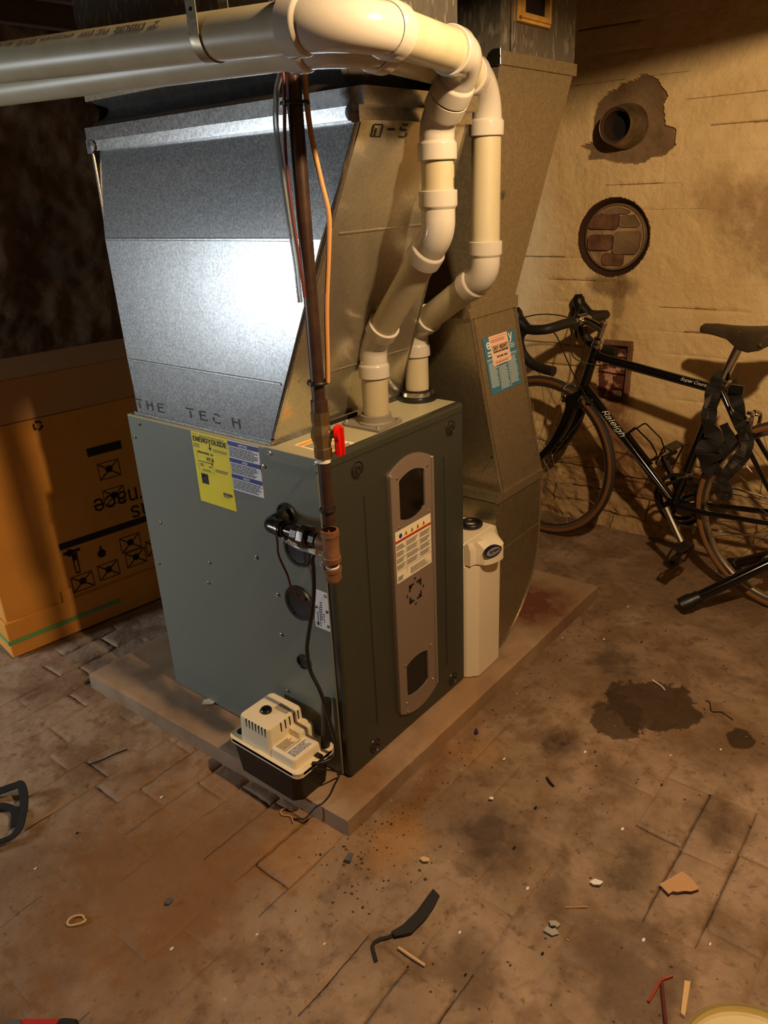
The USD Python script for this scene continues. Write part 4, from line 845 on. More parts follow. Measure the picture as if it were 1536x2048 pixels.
# lever, pointing down
lo = G(1.000) + V(.013, -.030, 0); ld = unit(V(.40, -.92, 0)); ls = np.cross(UPZ, ld)
lev = [prism(Point(0, 0).buffer(.0165, 12).union(Polygon([(-.0115, 0), (.0115, 0), (.0105, -.046), (-.0085, -.046)])), .008, lo, ls, UPZ, -.002), bx((0, 0, 0), (.001, .001, .001))]
part('lever', cat([lev[0], prism(Polygon([(-.0035, .012), (.0035, .012), (.003, -.044), (-.003, -.044)]), .014, lo, ls, UPZ, -.001) if True else None, prism(Polygon([(-.0035, .012), (.0035, .012), (.003, -.044), (-.003, -.044)]), .007, lo, -ls, UPZ, -.001)]), M['redplastic'], vb)
def fitting_end(o, d, r, L): return lathe([(r * .8, 0), (r, .001), (r * 1.02, L * .8), (r * .92, L)], o, d, 20)
# tee: vertical run plus branch towards +y
part('tee', cat([lathe([(.0145, 0), (.0195, .001), (.0200, .012), (.0178, .016), (.0178, .058), (.0200, .062), (.0195, .074), (.0145, .075)], G(.715), UPZ, 24), lathe([(.0160, 0), (.0168, .012), (.0188, .016), (.0190, .030), (.0140, .031)], G(.7555), (0, 1, 0), 24)]), M['rustiron'], gp)
part('drip_nipple', rod(G(.695), G(.72), .0128, 18), M['rustiron'], gp)
part('thread_tape', lathe([(.013, 0), (.0142, 0), (.0142, .006), (.013, .007)], G(.699), UPZ, 16), M['tape'], gp)
part('drip_cap', lathe([(0, 0), (.012, .0), (.0165, .004), (.0180, .009), (.0180, .024), (.0195, .026), (.0195, .034), (.0135, .035)], G(.668), UPZ, 20), M['rustiron'], gp)
zb = .7555
part('branch_nipple', rod(V(gx, -.03, zb), V(gx, .115, zb), .0126, 18), M['blackiron'], gp)
part('union', cat([lathe([(.013, 0), (.0165, .001), (.0175, .018), (.013, .020)], V(gx, -.020, zb), (0, 1, 0), 8), lathe([(.014, 0), (.0255, .001), (.0262, .004), (.0262, .020), (.0245, .024), (.014, .025)], V(gx, .002, zb), (0, 1, 0), 8), lathe([(.0145, 0), (.0195, .001), (.0205, .020), (.0145, .022)], V(gx, .027, zb), (0, 1, 0), 8)]), M['blackiron'], gp, smooth=20)
part('elbow', cat([tube(fillet([V(gx, .085, zb), V(gx, .1326, zb), V(.006 - .02, .1326, zb)], .019, 10), .0178, 20), lathe([(.0145, 0), (.0198, .001), (.0198, .011), (.0178, .014)], V(gx, .087, zb), (0, 1, 0), 20), lathe([(.0145, 0), (.0198, .001), (.0198, .011), (.0178, .014)], V(-.012, .1326, zb), (-1, 0, 0), 20)]), M['blackiron'], gp)
part('inlet_nipple', rod(V(-.04, .1326, zb), V(-.0005, .1326, zb), .0128, 18), M['blackiron'], gp)
# cables and tubes tied to the gas pipe
def cable(name, label, cat_, pts, r, mt, sides=10, n=6, group=None): return solo(name, tube(smooth_path([V(*p) for p in pts], n), r, sides), M[mt], label, cat_, group, smooth=60)
cable('tan_cable', 'tan thermostat cable tied along the right side of the gas pipe', 'cable', [(-.045, -.078, 2.02), (-.047, -.077, 1.80), (-.050, -.0765, 1.625), (-.050, -.0755, 1.572), (-.049, -.079, 1.523), (-.044, -.089, 1.454), (-.040, -.098, 1.398), (-.042, -.094, 1.340), (-.048, -.084, 1.237), (-.050, -.0785, 1.145), (-.051, -.0755, 1.10)], .0046, 'tanwire')
cable('clear_tube', 'clear plastic tube tied along the left side of the gas pipe', 'tube', [(-.078, -.040, 2.02), (-.078, -.042, 1.70), (-.077, -.048, 1.627), (-.076, -.033, 1.592), (-.076, -.024, 1.541), (-.075, -.027, 1.479), (-.074, -.034, 1.382), (-.074, -.041, 1.318), (-.074, -.043, 1.25)], .0048, 'clear')
cable('red_wire', 'dark red wire bundled with the clear tube beside the gas pipe', 'wire', [(-.083, -.054, 2.02), (-.082, -.055, 1.70), (-.080, -.0555, 1.60), (-.081, -.046, 1.50), (-.080, -.049, 1.40), (-.079, -.056, 1.32), (-.078, -.060, 1.26)], .0030, 'redwire', 8)
TIES = 'black cable ties round the gas pipe'
def tie(o, r, label, sy=1.0):
    m = ring(V(0, 0, 0), (0, 0, 1), r, .0022, 28, 6); v = m.vertices * V(1.0, sy, 1.6); m.vertices = v + o
    return cat([m, bx(o + V(-r - .003, -.004, -.004), o + V(-r + .002, .003, .005), .001)])
for z, r, l in ((1.572, .0235, 'black cable tie high on the gas pipe, below the overhead vent pipes'), (1.100, .0185, 'black cable tie on the gas pipe just above its valve'), (.836, .0155, 'black cable tie on the gas pipe below its valve, above the tee')):
    solo('cable_tie', tie(V(gx - .001, gy - .001, z), r, l), M['black'], l, 'cable tie', TIES if False else None)
cable('drain_hose', 'thin black hose hanging from the gas pipe tee down to the white pump', 'hose', [(-.046, .002, .722), (-.052, .010, .700), (-.050, .012, .671), (-.050, .021, .593), (-.051, .048, .49), (-.050, .0587, .445), (-.050, .055, .391), (-.050, .030, .347), (-.051, .012, .30), (-.048, .004, .25), (-.046, -.004, .20), (-.055, -.004, .165), (-.085, .012, .1585), (-.099, .028, .1585)], .0048, 'black')
cl_ = solo('hose_clip', cat([bx((-.062, -.014, .716), (-.040, .014, .730), .004), tube([V(-.052, -.006, .742), V(-.048, .0, .722), V(-.045, -.012, .716)], .0035, 8), ring(V(-.050, .004, .724), (0, 0, 1), .007, .002, 16, 6)]), M['warmpaper'], 'small pale clip holding the black hose under the gas pipe tee', 'clip')
cable('thermostat_wire', 'thin red wire from the gas elbow into the middle black grommet', 'wire', [(-.060, .112, .738), (-.052, .118, .715), (-.044, .1279, .672), (-.040, .110, .625), (-.036, .104, .587), (-.020, .094, .560), (-.003, .100, .545)], .0026, 'redwire', 8)
solo('cable_tie', tie(V(-.060, .1085, .7555), .0200, '') if False else cat([ring(V(gx, .1085 - .03, zb), (0, 1, 0), .0150, .0022, 24, 6), bx((gx - .005, .075, zb - .024), (gx + .003, .083, zb - .014), .001), tube([V(gx, .080, zb - .018), V(gx - .004, .086, zb - .034)], .0012, 6)]), M['black'], 'black cable tie on the gas branch beside the elbow', 'cable tie')
cable('vinyl_tube', 'short clear tube passing behind the gas union to the large black grommet', 'tube', [(-.018, .135, .705), (-.030, .100, .706), (-.034, .060, .704), (-.030, .010, .706), (-.034, -.030, .712), (-.042, -.042, .73)], .0055, 'clear')

# ------------------------------------------------------------------ condensate pump
cp = thing('condensate_pump', 'cream condensate pump on a black tank beside the furnace', 'pump', base=(-.08, .155, ZB))
TK = [(-.140, -.024, .048, .268, ZB + .003), (-.147, -.016, .034, .278, .148)]
tk = hull(np.vstack([[(x0 + c * sx if i % 2 == 0 else x1 - c * sx, 0, 0) for i in range(0)] if False else np.zeros((0, 3)) for sx in ()] + [np.array([(x0 + 0, y0 + .018, z), (x0 + .018, y0, z), (x1 - .018, y0, z), (x1, y0 + .018, z), (x1, y1 - .018, z), (x1 - .018, y1, z), (x0 + .018, y1, z), (x0, y1 - .018, z)]) for x0, x1, y0, y1, z in TK]))
part('tank', tk, M['tank'], cp, smooth=30)
rim = rrect(-.150, .026, -.012, .284, .020)
part('lid_rim', prism(rim, .008, V(0, 0, .146), V(1, 0, 0), V(0, 1, 0)), M['pumpwhite'], cp)
part('lid_edge', prism(rim.difference(rim.buffer(-.004)), .014, V(0, 0, .141), V(1, 0, 0), V(0, 1, 0)), M['pumpwhite'], cp)
part('fill_hole', prism(rrect(-.128, .252, -.085, .277, .010), .001, V(0, 0, .154), V(1, 0, 0), V(0, 1, 0)), M['dullblack'], cp)
def taper(lo, hi, z0, z1, ins, r=.012):
    pts = []
    for z, d, rr_ in ((z0, 0, r), (z1 - r * .5, ins, r), (z1 - r * .12, ins + r * .18, r), (z1, ins + r * .55, r)):
        pg = rrect(lo[0] + d, lo[1] + d, hi[0] - d, hi[1] - d, rr_)
        pts += [(x, y, z) for x, y in pg.exterior.coords]
    return hull(pts)
mc = part('motor_cover', taper((-.139, .128), (-.016, .246), .152, .232, .003), M['pumpwhite'], cp, smooth=40)
part('step_cover', taper((-.139, .046), (-.040, .135), .152, .181, .002, .010), M['pumpwhite'], cp, smooth=40)
part('shoulder', taper((-.075, .090), (-.018, .135), .152, .200, .002, .008), M['pumpwhite'], cp, smooth=40)
for i in range(7): part('vent_slot', bx((-.1378, .1435 + .0115 * i, .205), (-.1335, .1470 + .0115 * i, .2305), .0015), M['dullblack'], mc)
for i in range(5): part('vent_slot', bx((-.098 + .0150 * i, .1285, .204), (-.0945 + .0150 * i, .1335, .2305), .0015), M['dullblack'], mc)
part('top_plug', lathe([(0, 0), (.0150, 0), (.0150, .006), (.0125, .009), (.0085, .009), (.0075, .003), (.004, .003), (.0035, .010), (0, .010)], V(-.086, .193, .2315), UPZ, 24), M['blackplastic'], cp)
part('cover_print', bars(greek(-.066, .142, -.040, .186, 9, rl, .45, .3), V(0, 0, .2322), V(1, 0, 0), V(0, 1, 0)), M['grayink'], mc)
part('pump_label', bars([(-.128, .056, -.062, .086)], V(0, 0, .1808), V(1, 0, 0), V(0, 1, 0)), M['paper'], cp)
part('label_print', bars(greek(-.126, .058, -.064, .084, 6, rl, .4, .2) + greek(-.126, .096, -.082, .124, 7, rl, .35, .2) + [(-.127, .0915, -.072, .0925)], V(0, 0, .1812), V(1, 0, 0), V(0, 1, 0)), M['ink'], cp)
part('outlet_stub', cat([rod(V(-.068, .040, .152), V(-.068, .024, .152), .0075, 12), bx((-.075, .026, .152), (-.060, .046, .160), .002)]), M['blackplastic'], cp)
cable('inlet_pipe', 'short thick black foam pipe standing in the pump lid', 'pipe', [(-.030, .050, .152), (-.026, .047, .19), (-.022, .044, .24), (-.020, .042, .275), (-.019, .041, .292)], .0125, 'black', 16)
cable('pump_cord', 'thin black cord trailing from the pump over the edge of the slab', 'cord', [(-.105, .029, .150), (-.100, .020, .148), (-.06, .008, .120), (-.020, .020, .075), (-.015, .026, .056), (-.04, .018, .053), (-.07, .005, .053), (-.100, .000, .053), (-.122, .010, .046), (-.138, .030, .014), (-.146, .050, .006), (-.152, .06, .005)], .0022, 'black', 8)
cable('cut_wire', 'bare tan wire ends lying on the floor by the slab edge', 'wire', [(-.125, .085, .008), (-.136, .098, .006), (-.150, .105, .005), (-.158, .092, .005), (-.150, .070, .006), (-.160, .052, .005)], .0020, 'tanwire', 6)

# ------------------------------------------------------------------ cardboard box behind the furnace, standing upside down
BO_, BA = V(-.205, 1.372, 0), -.133
BXv, BZv = unit(V(1, BA, 0)), V(0, 0, 1); BYv = np.cross(BZv, BXv)
def bxf(s, z, d=0.): return BO_ + BXv * s + BZv * z - BYv * d
cb = thing('cardboard_box', 'large upside-down brown cardboard furnace carton behind the furnace', 'box', base=bxf(.4, 0, -.3))
BW, BD, BH = .80, .36, .80
def obox(s0, s1, d0, d1, z0, z1, c=.004): return place(bx((s0, d0, z0), (s1, d1, z1), c), BO_, BXv, BYv)
part('carton', obox(0.006, BW - .006, .006, BD, .02, BH), M['card'], cb)
part('bottom_tray', obox(-.004, BW + .004, -.004, BD + .008, .001, .135, .003), M['card'], cb)
part('tray_flap', obox(.20, .24, -.0055, -.002, .135, .18, .001), M['card'], cb)
tpoly = sbox(.0, .0, BW, BD).difference(Polygon([(-.01, .20), (.06, .19), (.10, .13), (.17, .10), (.19, .13), (.13, .20), (.12, .28), (.0, .30)]))
part('top_lid', prism(tpoly, .006, BO_ + V(0, 0, .935), BXv, BYv), M['cardcut'], cb, label='torn top of the carton')
part('upper_band', cat([obox(0, BW, .0, .005, .80, .938, .001), obox(0, .005, .0, BD, .80, .938, .001), obox(BW - .005, BW, .0, BD, .80, .938, .001), obox(0, BW, BD - .005, BD, .80, .938, .001)]), M['cardcut'], cb)
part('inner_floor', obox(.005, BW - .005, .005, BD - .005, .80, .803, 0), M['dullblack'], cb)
CO = bxf(0, 0, -.0055); CK = dict(o=CO, ux=BXv, uy=BZv)
part('seam_line', bars([(.006, .797, .40, .801)], CO, BXv, BZv), M['boxink'], cb)
part('carton_text', cat([txt('furnace', .062, x=.650, y=.468, rot=True, width=.27, **CK), txt('gas', .062, x=.640, y=.400, rot=True, width=.13, **CK)]), M['boxink'], cb, label='furnace and gas in upside-down print')
for q in [(.232, .325, .78, .349), (.395, .625, .52, .655)]: part('printed_bar', bars([q], CO, BXv, BZv), M['boxink'], cb)
def frame(x, z, w, h, t=.0025): return [(x, z, x + w, z + t), (x, z + h - t, x + w, z + h), (x, z, x + t, z + h), (x + w - t, z, x + w, z + h)]
for (x, z) in [(.245, .150), (.345, .158), (.455, .168), (.445, .232), (.540, .185), (.42, .43), (.42, .53)]:
    part('handling_mark', cat([bars(frame(x, z, .080, .062), CO, BXv, BZv), prism(Point(x + .04, z + .034).buffer(.013, 5), .0004, CO, BXv, BZv, .0003), prism(Polygon([(x + .004, z + .006), (x + .007, z + .003), (x + .076, z + .056), (x + .073, z + .059)]), .0004, CO, BXv, BZv, .0003), prism(Polygon([(x + .076, z + .006), (x + .073, z + .003), (x + .004, z + .056), (x + .007, z + .059)]), .0004, CO, BXv, BZv, .0003)]), M['boxink'], cb)
part('handling_mark', cat([prism(Polygon([(.268, .22), (.285, .22), (.287, .30), (.266, .30)]).difference(sbox(.271, .225, .282, .27)), .0004, CO, BXv, BZv, .0003), prism(Point(.262, .305).buffer(.014, 6), .0004, CO, BXv, BZv, .0003), bars([(.24, .302, .30, .312)], CO, BXv, BZv)]), M['boxink'], cb)
part('handling_mark', prism(Point(.372, .262).buffer(.016, 6).union(sbox(.368, .27, .376, .29)), .0004, CO, BXv, BZv, .0003), M['boxink'], cb)
arr = []
for k in range(3):
    a0 = k * 2 * math.pi / 3 + .4; arc = [(.0165 * math.cos(a), .0165 * math.sin(a)) for a in np.linspace(a0, a0 + 1.25, 8)] + [(.0105 * math.cos(a), .0105 * math.sin(a)) for a in np.linspace(a0 + 1.25, a0, 8)]
    e = a0 + 1.25; arr += [Polygon(arc), Polygon([(.0205 * math.cos(e), .0205 * math.sin(e)), (.0065 * math.cos(e), .0065 * math.sin(e)), (.0145 * math.cos(e + .5), .0145 * math.sin(e + .5))])]
part('recycling_mark', prism(shapely.affinity.translate(unary_union(arr), .255, .772), .0004, CO, BXv, BZv, .0003), M['boxink'], cb)
part('green_strap', cat([place(bx((-.0065, -.0065, .052), (BW * .5, -.0045, .068)), BO_, BXv, BYv), place(bx((-.0065, -.0065, .052), (-.0045, BD, .068)), BO_, BXv, BYv)]), M['greenstrap'], cb)

# ------------------------------------------------------------------ bicycle
BTH = .15
BKO = V(1.715, .375, 0); BKH = V(math.sin(BTH), math.cos(BTH), 0); BKN = V(math.cos(BTH), -math.sin(BTH), 0)
W = lambda u, v, w=0.: BKO + BKH * u + BKN * w + V(0, 0, v)
bk = thing('bicycle', 'black road bicycle with drop handlebars and chrome stem standing along the painted wall', 'bicycle', base=W(-.5, 0))
HF, HR, BBc = (0., .347), (-1.03, .347), (-.602, .295)
HT, HB, SC = (-.226, .838), (-.172, .648), (-.722, .762)
W3 = lambda q, w=0.: W(q[0], q[1], w)
def wheel(hub, nm, spin, steer=0.):
    c = W3(hub); ax = BKN
    wt = part(nm, lathe([(.3195, -.0115), (.326, -.0165), (.336, -.0160), (.344, -.0095), (.347, 0), (.344, .0095), (.336, .0160), (.326, .0165), (.3195, .0115)], c, ax, 72), M['tire'], bk, smooth=50, label='tan walled tire')
    part('sidewall', cat([lathe([(.3215, s * .0135), (.3265, s * .0172), (.3345, s * .0168), (.3375, s * .0152)], c, ax, 72) for s in (-1, 1)]), M['gum'], wt, smooth=50)
    part('rim', lathe([(.322, -.0125), (.309, -.0125), (.304, -.009), (.303, 0), (.304, .009), (.309, .0125), (.322, .0125), (.318, 0), (.322, -.0125)], c, ax, 72), M['alloy'], wt, smooth=35)
    part('hub', cat([lathe([(0, -.05), (.006, -.05), (.006, -.038), (.021, -.036), (.021, -.032), (.010, -.028), (.009, .028), (.021, .032), (.021, .036), (.006, .038), (.006, .05), (0, .05)], c, ax, 20)]), M['alloy'], wt)
    for k in range(32):
        a = spin + k * 2 * math.pi / 32; s = 1 if k % 2 else -1; b = a + (1.35 if (k // 2) % 2 else -1.35)
        d = lambda t: BKH * math.cos(t) + V(0, 0, 1) * math.sin(t)
        part('spoke', tube([c + ax * s * .034 + d(b) * .019, c + d(a) * .306 + ax * s * .002], .0010, 4), M['steel'], wt)
    return wt
wf = wheel(HF, 'front_wheel', .12)
wr = wheel(HR, 'rear_wheel', .3)
tb_ = lambda a, b, r, wa=0., wb=0., n=16: tube([W3(a, wa), W3(b, wb)], r, n)
bt = lambda nm, m, mt='bikeblack', **k: part(nm, m, M[mt], bk, **k)
bt('top_tube', tb_((-.218, .805), (-.712, .748), .0155)); bt('down_tube', tb_((-.184, .682), BBc, .0175)); bt('seat_tube', tb_((-.728, .782), BBc, .0155)); bt('head_tube', tb_(HT, HB, .0185))
def fork_blade(s):
    p = smooth_path([W3((-.166, .640), s * .034), W3((-.132, .53), s * .048), W3((-.080, .43), s * .052), W3((-.024, .366), s * .052), W3((.0, .347), s * .052)]); k = len(p); t = np.gradient(p, axis=0); t /= np.linalg.norm(t, axis=1, keepdims=True); v = []; f = []
    for i in range(k):
        b = np.cross(t[i], BKN); u = i / (k - 1); rr_ = .025 * (1 - u) + .011 * u; rw = .0125 * (1 - u) + .008 * u
        v += [p[i] + b * rr_ * math.cos(a) + BKN * rw * math.sin(a) for a in np.arange(16) * math.pi / 8]
    for i in range(k - 1):
        for j in range(16): q = [i * 16 + j, i * 16 + (j + 1) % 16, i * 16 + 16 + (j + 1) % 16, i * 16 + 16 + j]; f += [[q[0], q[1], q[2]], [q[0], q[2], q[3]]]
    return trimesh.Trimesh(np.array(v), np.array(f), process=False)
for s in (-1, 1):
    bt('chain_stay', tube([W3(BBc, s * .022), W3((-.72, .305), s * .040), W3(HR, s * .062)], [.0115, .0110, .008], 12))
    bt('seat_stay', tube([W3((-.724, .760), s * .016), W3((-.80, .655), s * .036), W3(HR, s * .062)], [.008, .0085, .007], 12))
    bt('fork_blade', tube(smooth_path([W3((-.168, .632), s * .030), W3((-.130, .52), s * .046), W3((-.075, .42), s * .050), W3((-.020, .362), s * .050), W3((.0, .347), s * .050)]), 1., 14) if False else fork_blade(s))
bt('fork_crown', hull([W3((-.180, .668), w) for w in (-.03, .03)] + [W3((-.138, .600), w) for w in (-.056, .056)] + [W3((-.128, .640), w) for w in (-.046, .046)] + [W3((-.190, .600), w) for w in (-.050, .050)]))
bt('bottom_bracket', rod(W3(BBc, -.036), W3(BBc, .036), .021, 20))
for q, w, s in ((HT, .006, 1), (HB, -.010, -1)): bt('headset', lathe([(.017, 0), (.0215, .001), (.0215, .010), (.018, .016)], W3(q), (W3(HT) - W3(HB)) * s, 20), 'chrome')
hd_ = unit(W3(HT) - W3(HB))
bt('stem', cat([lathe([(.0160, 0), (.0215, .002), (.021, .014), (.0170, .018), (.0165, .022), (.0205, .024), (.020, .034), (.0155, .038), (.0125, .040), (.0125, .085), (.0145, .090), (.0140, .100), (.008, .103), (0, .103)], W3(HT), hd_, 20), tube([W3((-.249, .906)), W3((-.200, .926)), W3((-.156, .935))], [.0175, .0155, .0165], 14), rod(W3((-.152, .935), -.034), W3((-.152, .935), .034), .0215, 20, .003), rod(W3((-.165, .915), -.010), W3((-.165, .915), .010), .006, 10)]), 'chrome', label='chrome quill stem')
bt('handlebar', tb_((-.152, .935), (-.152, .935), .0135, -.07, .07), 'chrome')
for s in (-1, 1):
    k = part('bar_tape', tube(smooth_path([W(-.152, .935, s * .055), W(-.150, .934, s * .12), W(-.146, .930, s * .170), W(-.128, .925, s * .196), W(-.085, .920, s * .204), W(-.045, .918, s * .205), W(-.022, .897, s * .206), W(-.020, .862, s * .208), W(-.042, .822, s * .210), W(-.085, .794, s * .212), W(-.140, .782, s * .213), W(-.186, .778, s * .213)], 6), .0185, 14), M['bartape'], bk, label='black taped handlebar side')
    h_ = part('brake_hood', tube(smooth_path([W(-.060, .918, s * .205), W(-.035, .930, s * .205), W(-.010, .948, s * .205), W(.002, .970, s * .205), W(.006, .996, s * .205)], 5), np.concatenate([np.linspace(.016, .0185, 12), np.linspace(.0185, .0175, 6), [.0165, .0145, .010]])[:21] if False else np.interp(np.linspace(0, 1, 21), [0, .4, .85, 1], [.018, .026, .0245, .014]), 14), M['black'], bk)
    part('brake_lever', tube(smooth_path([W(.010, .962, s * .205), W(.028, .930, s * .206), W(.026, .885, s * .207), W(.010, .840, s * .208), W(.004, .815, s * .209)], 5), np.interp(np.linspace(0, 1, 21), [0, .3, 1], [.007, .0075, .004]), 10), M['blackplastic'], h_)
bt('brake_cable', tube(smooth_path([W(-.008, .955, -.190), W(-.04, .962, -.12), (W(-.085, .955, -.06)), W(-.125, .935, -.015), W(-.150, .90, .02), W(-.15, .80, .03), W(-.12, .70, .02)]), .0024, 6), 'black')
bt('brake_cable', tube(smooth_path([W(-.010, .955, .190), W(-.055, .968, .14), W(-.075, .965, .10), W(-.10, .93, .05), W(-.12, .87, -.02), W(-.16, .80, -.05), W(-.235, .775, -.022), W(-.30, .780, -.008)]), .0024, 6), 'black')
bt('shift_cable', tube(smooth_path([W(-.03, .935, -.190), W(-.09, .90, -.10), W(-.11, .83, -.06), W(-.15, .74, -.04), W(-.185, .68, -.026), W(-.23, .615, -.020)]), .0024, 6), 'black')
bt('cable_run', tube([W(-.30, .779, -.004), W(-.685, .735, -.004)], .0016, 6), 'steel')
bt('down_cable', tube([W(-.235, .612, -.019), W(-.59, .318, -.019)], .0013, 6), 'steel')
bt('cable_stop', cat([lathe([(0, 0), (.007, 0), (.007, .016), (0, .018)], W(-.222, .628, -.016), -BKN, 12)]), 'alloy')
def caliper(u, v, front):
    d = 1 if front else -1
    return cat([tube(smooth_path([W(u, v + .030, -.006), W(u + d * .010, v + .020, -.030), W(u + d * .010, v - .012, -.036), W(u + d * .008, v - .034, -.022)]), .0065, 8), tube(smooth_path([W(u, v + .030, .006), W(u + d * .010, v + .020, .030), W(u + d * .010, v - .012, .036), W(u + d * .008, v - .034, .022)]), .0065, 8), rod(W(u - d * .02, v + .024), W(u + d * .02, v + .024), .006, 10), rod(W(u, v + .012, -.048), W(u, v + .012, -.030), .0055, 10)])
cf = bt('front_brake', caliper(-.118, .650, True), 'alloy'); part('brake_pad', cat([hull([W(-.118 + a, .612 + b, s * c) for a in (-.022, .022) for b in (-.005, .005) for c in (.014, .024)]) for s in (-1, 1)]), M['black'], cf)
cr = bt('rear_brake', caliper(-.842, .660, False), 'alloy'); part('brake_pad', cat([hull([W(-.842 + a, .620 + b, s * c) for a in (-.022, .022) for b in (-.005, .005) for c in (.014, .024)]) for s in (-1, 1)]), M['black'], cr)
bt('seat_post', tube([W3((-.720, .765)), W3((-.766, .905)), W3((-.770, .922))], [.0158, .0158, .018], 16), 'chrome')
bt('seat_clamp', cat([lathe([(.0155, 0), (.0195, .001), (.0195, .018), (.0155, .020)], W3((-.722, .768)), W3((-.766, .905)) - W3((-.720, .765)), 18), rod(W(-.742, .776, -.020), W(-.742, .776, .020), .0055, 10)]), 'alloy')
def saddle():
    u = np.array([-.628, -.64, -.68, -.73, -.78, -.82, -.86, -.895, -.912]); hw = np.array([.008, .017, .021, .026, .045, .066, .077, .076, .060]); zt = np.array([.955, .964, .967, .9655, .966, .969, .974, .980, .976]); sk = np.array([.010, .020, .027, .034, .062, .066, .058, .040, .018])
    t = np.linspace(0, 1, 33); s_ = np.linspace(0, 1, len(u)); U, Hh, Zt, Sk = [np.interp(t, s_, a) for a in (u, hw, zt, sk)]; rows = []
    prof = [(-1., -1.), (-1.0, -.5), (-.95, -.18), (-.75, -.05), (-.4, 0.), (0, .0), (.4, 0.), (.75, -.05), (.95, -.18), (1.0, -.5), (1., -1.)]
    for a, b, c, d in zip(U, Hh, Zt, Sk):
        outer = [W(a, c + p[1] * d - .004 * p[0] ** 2, p[0] * b * (1 if p[1] > -.6 else .93)) for p in prof]; inner = [W(a, c + p[1] * d * .98 - .0045 - .004 * p[0] ** 2, p[0] * b * .93) for p in prof[::-1]]
        rows.append(outer + inner)
    k = len(rows[0]); v = np.array(rows).reshape(-1, 3); f = []
    for i in range(len(rows) - 1):
        for j in range(k): q = [i * k + j, i * k + (j + 1) % k, (i + 1) * k + (j + 1) % k, (i + 1) * k + j]; f += [[q[0], q[1], q[2]], [q[0], q[2], q[3]]]
    for o in (0, (len(rows) - 1) * k):
        for j in range(k // 2 - 1): a, b, c, d = o + j, o + j + 1, o + k - 2 - j, o + k - 1 - j; f += [[a, b, c], [a, c, d]]
    return trimesh.Trimesh(v, np.array(f), process=False)
sd_ = bt('saddle', saddle(), 'saddle', smooth=50)
part('saddle_rail', cat([tube(smooth_path([W(-.65, .948, s * .008), W(-.69, .938, s * .016), W(-.735, .925, s * .022), W(-.80, .922, s * .026), W(-.87, .945, s * .045)]), .0036, 8) for s in (-1, 1)]), M['steel'], sd_)
part('saddle_rivet', cat([lathe([(0, .003), (.006, .0015), (.0065, 0)], W(-.862, .928, -.079), -BKN, 12)]), M['brass'], sd_)
# cranks, rings, pedals
cd = unit(V(-.120, -.158, 0)[:2]); CE = (BBc[0] + cd[0] * .170, BBc[1] + cd[1] * .170); CF = (BBc[0] - cd[0] * .170, BBc[1] - cd[1] * .170)
bt('crank_arm', tube([W3(BBc, -.062), W3((BBc[0] + cd[0] * .05, BBc[1] + cd[1] * .05), -.068), W3(CE, -.082)], [.0155, .0115, .0125], 10), 'alloy', label='bright crank arm pointing down')
bt('crank_arm', tube([W3(BBc, .062), W3((BBc[0] - cd[0] * .05, BBc[1] - cd[1] * .05), .068), W3(CF, .082)], [.0155, .0115, .0125], 10), 'bikeblack')
for r, w in ((.104, .044), (.080, .036)):
    bt('chain_ring', lathe([(r - .014, -.0015), (r, -.0015), (r, .0015), (r - .014, .0015), (r - .014, -.0015)], W3(BBc, w), BKN, 52), 'dullblack')
bt('chain_ring_spider', cat([tube([W3(BBc, .046), W3((BBc[0] + .095 * math.cos(a), BBc[1] + .095 * math.sin(a)), .044)], .008, 8) for a in np.arange(5) * 2 * math.pi / 5]), 'bikeblack')
bt('chain', cat([tube([W(BBc[0], BBc[1] + .104, .044), W(HR[0], HR[1] + .035, .044)], .0042, 6), tube([W(BBc[0], BBc[1] - .104, .044), W(HR[0] + .02, HR[1] - .10, .044)], .0042, 6)]), 'steel')
def pedal(C, s):
    c = W3(C, s * .130); d1, d2 = unit(BKH * .35 + V(0, 0, -.94)), unit(BKH * .94 + V(0, 0, .35)); P_ = lambda a, b, w: c + d1 * a + d2 * b + BKN * w * s
    return [tube(fillet([P_(-.040, -.018, -.045), P_(-.040, .018, -.045), P_(.040, .018, -.045), P_(.040, -.018, -.045), P_(-.040, -.018, -.044)], .006, 4), .004, 8), tube(fillet([P_(-.040, -.018, .045), P_(-.040, .018, .045), P_(.040, .018, .045), P_(.040, -.018, .045), P_(-.040, -.018, .044)], .006, 4), .004, 8), hull([P_(-.044, b, w) for b in (-.017, .017) for w in (-.046, .046)] + [P_(-.036, b, w) for b in (-.017, .017) for w in (-.046, .046)]), hull([P_(.044, b, w) for b in (-.017, .017) for w in (-.046, .046)] + [P_(.036, b, w) for b in (-.017, .017) for w in (-.046, .046)]), rod(P_(0, 0, -.05), P_(0, 0, .045), .009, 12)]
bt('pedal', cat(pedal(CE, -1)), 'blackiron'); bt('pedal', cat(pedal(CF, 1)), 'blackiron')
# front derailleur clamp, bottle cage, decals
bt('derailleur_clamp', cat([lathe([(.0155, 0), (.0185, .001), (.0185, .014), (.0155, .015)], W3((-.637, .415)), W3((-.728, .782)) - W3(BBc), 16), rod(W(-.62, .405, -.022), W(-.645, .418, -.022), .004, 8), hull([W(-.665 + a, .388 + b, w) for a in (-.03, .025) for b in (-.012, .012) for w in (.036, .040)])]), 'alloy')
bt('cassette', cat([lathe([(.012, 0), (r, 0), (r, .002), (.012, .002)], W3(HR, w), BKN, 36) for r, w in ((.048, .036), (.042, .040), (.036, .044), (.030, .048))]), 'steel')
cg = [W(-.440, .473, -.0), W(-.392, .548, -.004)]
dt = unit(W3(BBc) - W3((-.184, .682))); dn = unit(np.cross(BKN, dt)); dn = dn if dn[2] > 0 else -dn
Q = lambda t, h, w=0.: W3((-.184, .682)) + dt * t + dn * h + BKN * w
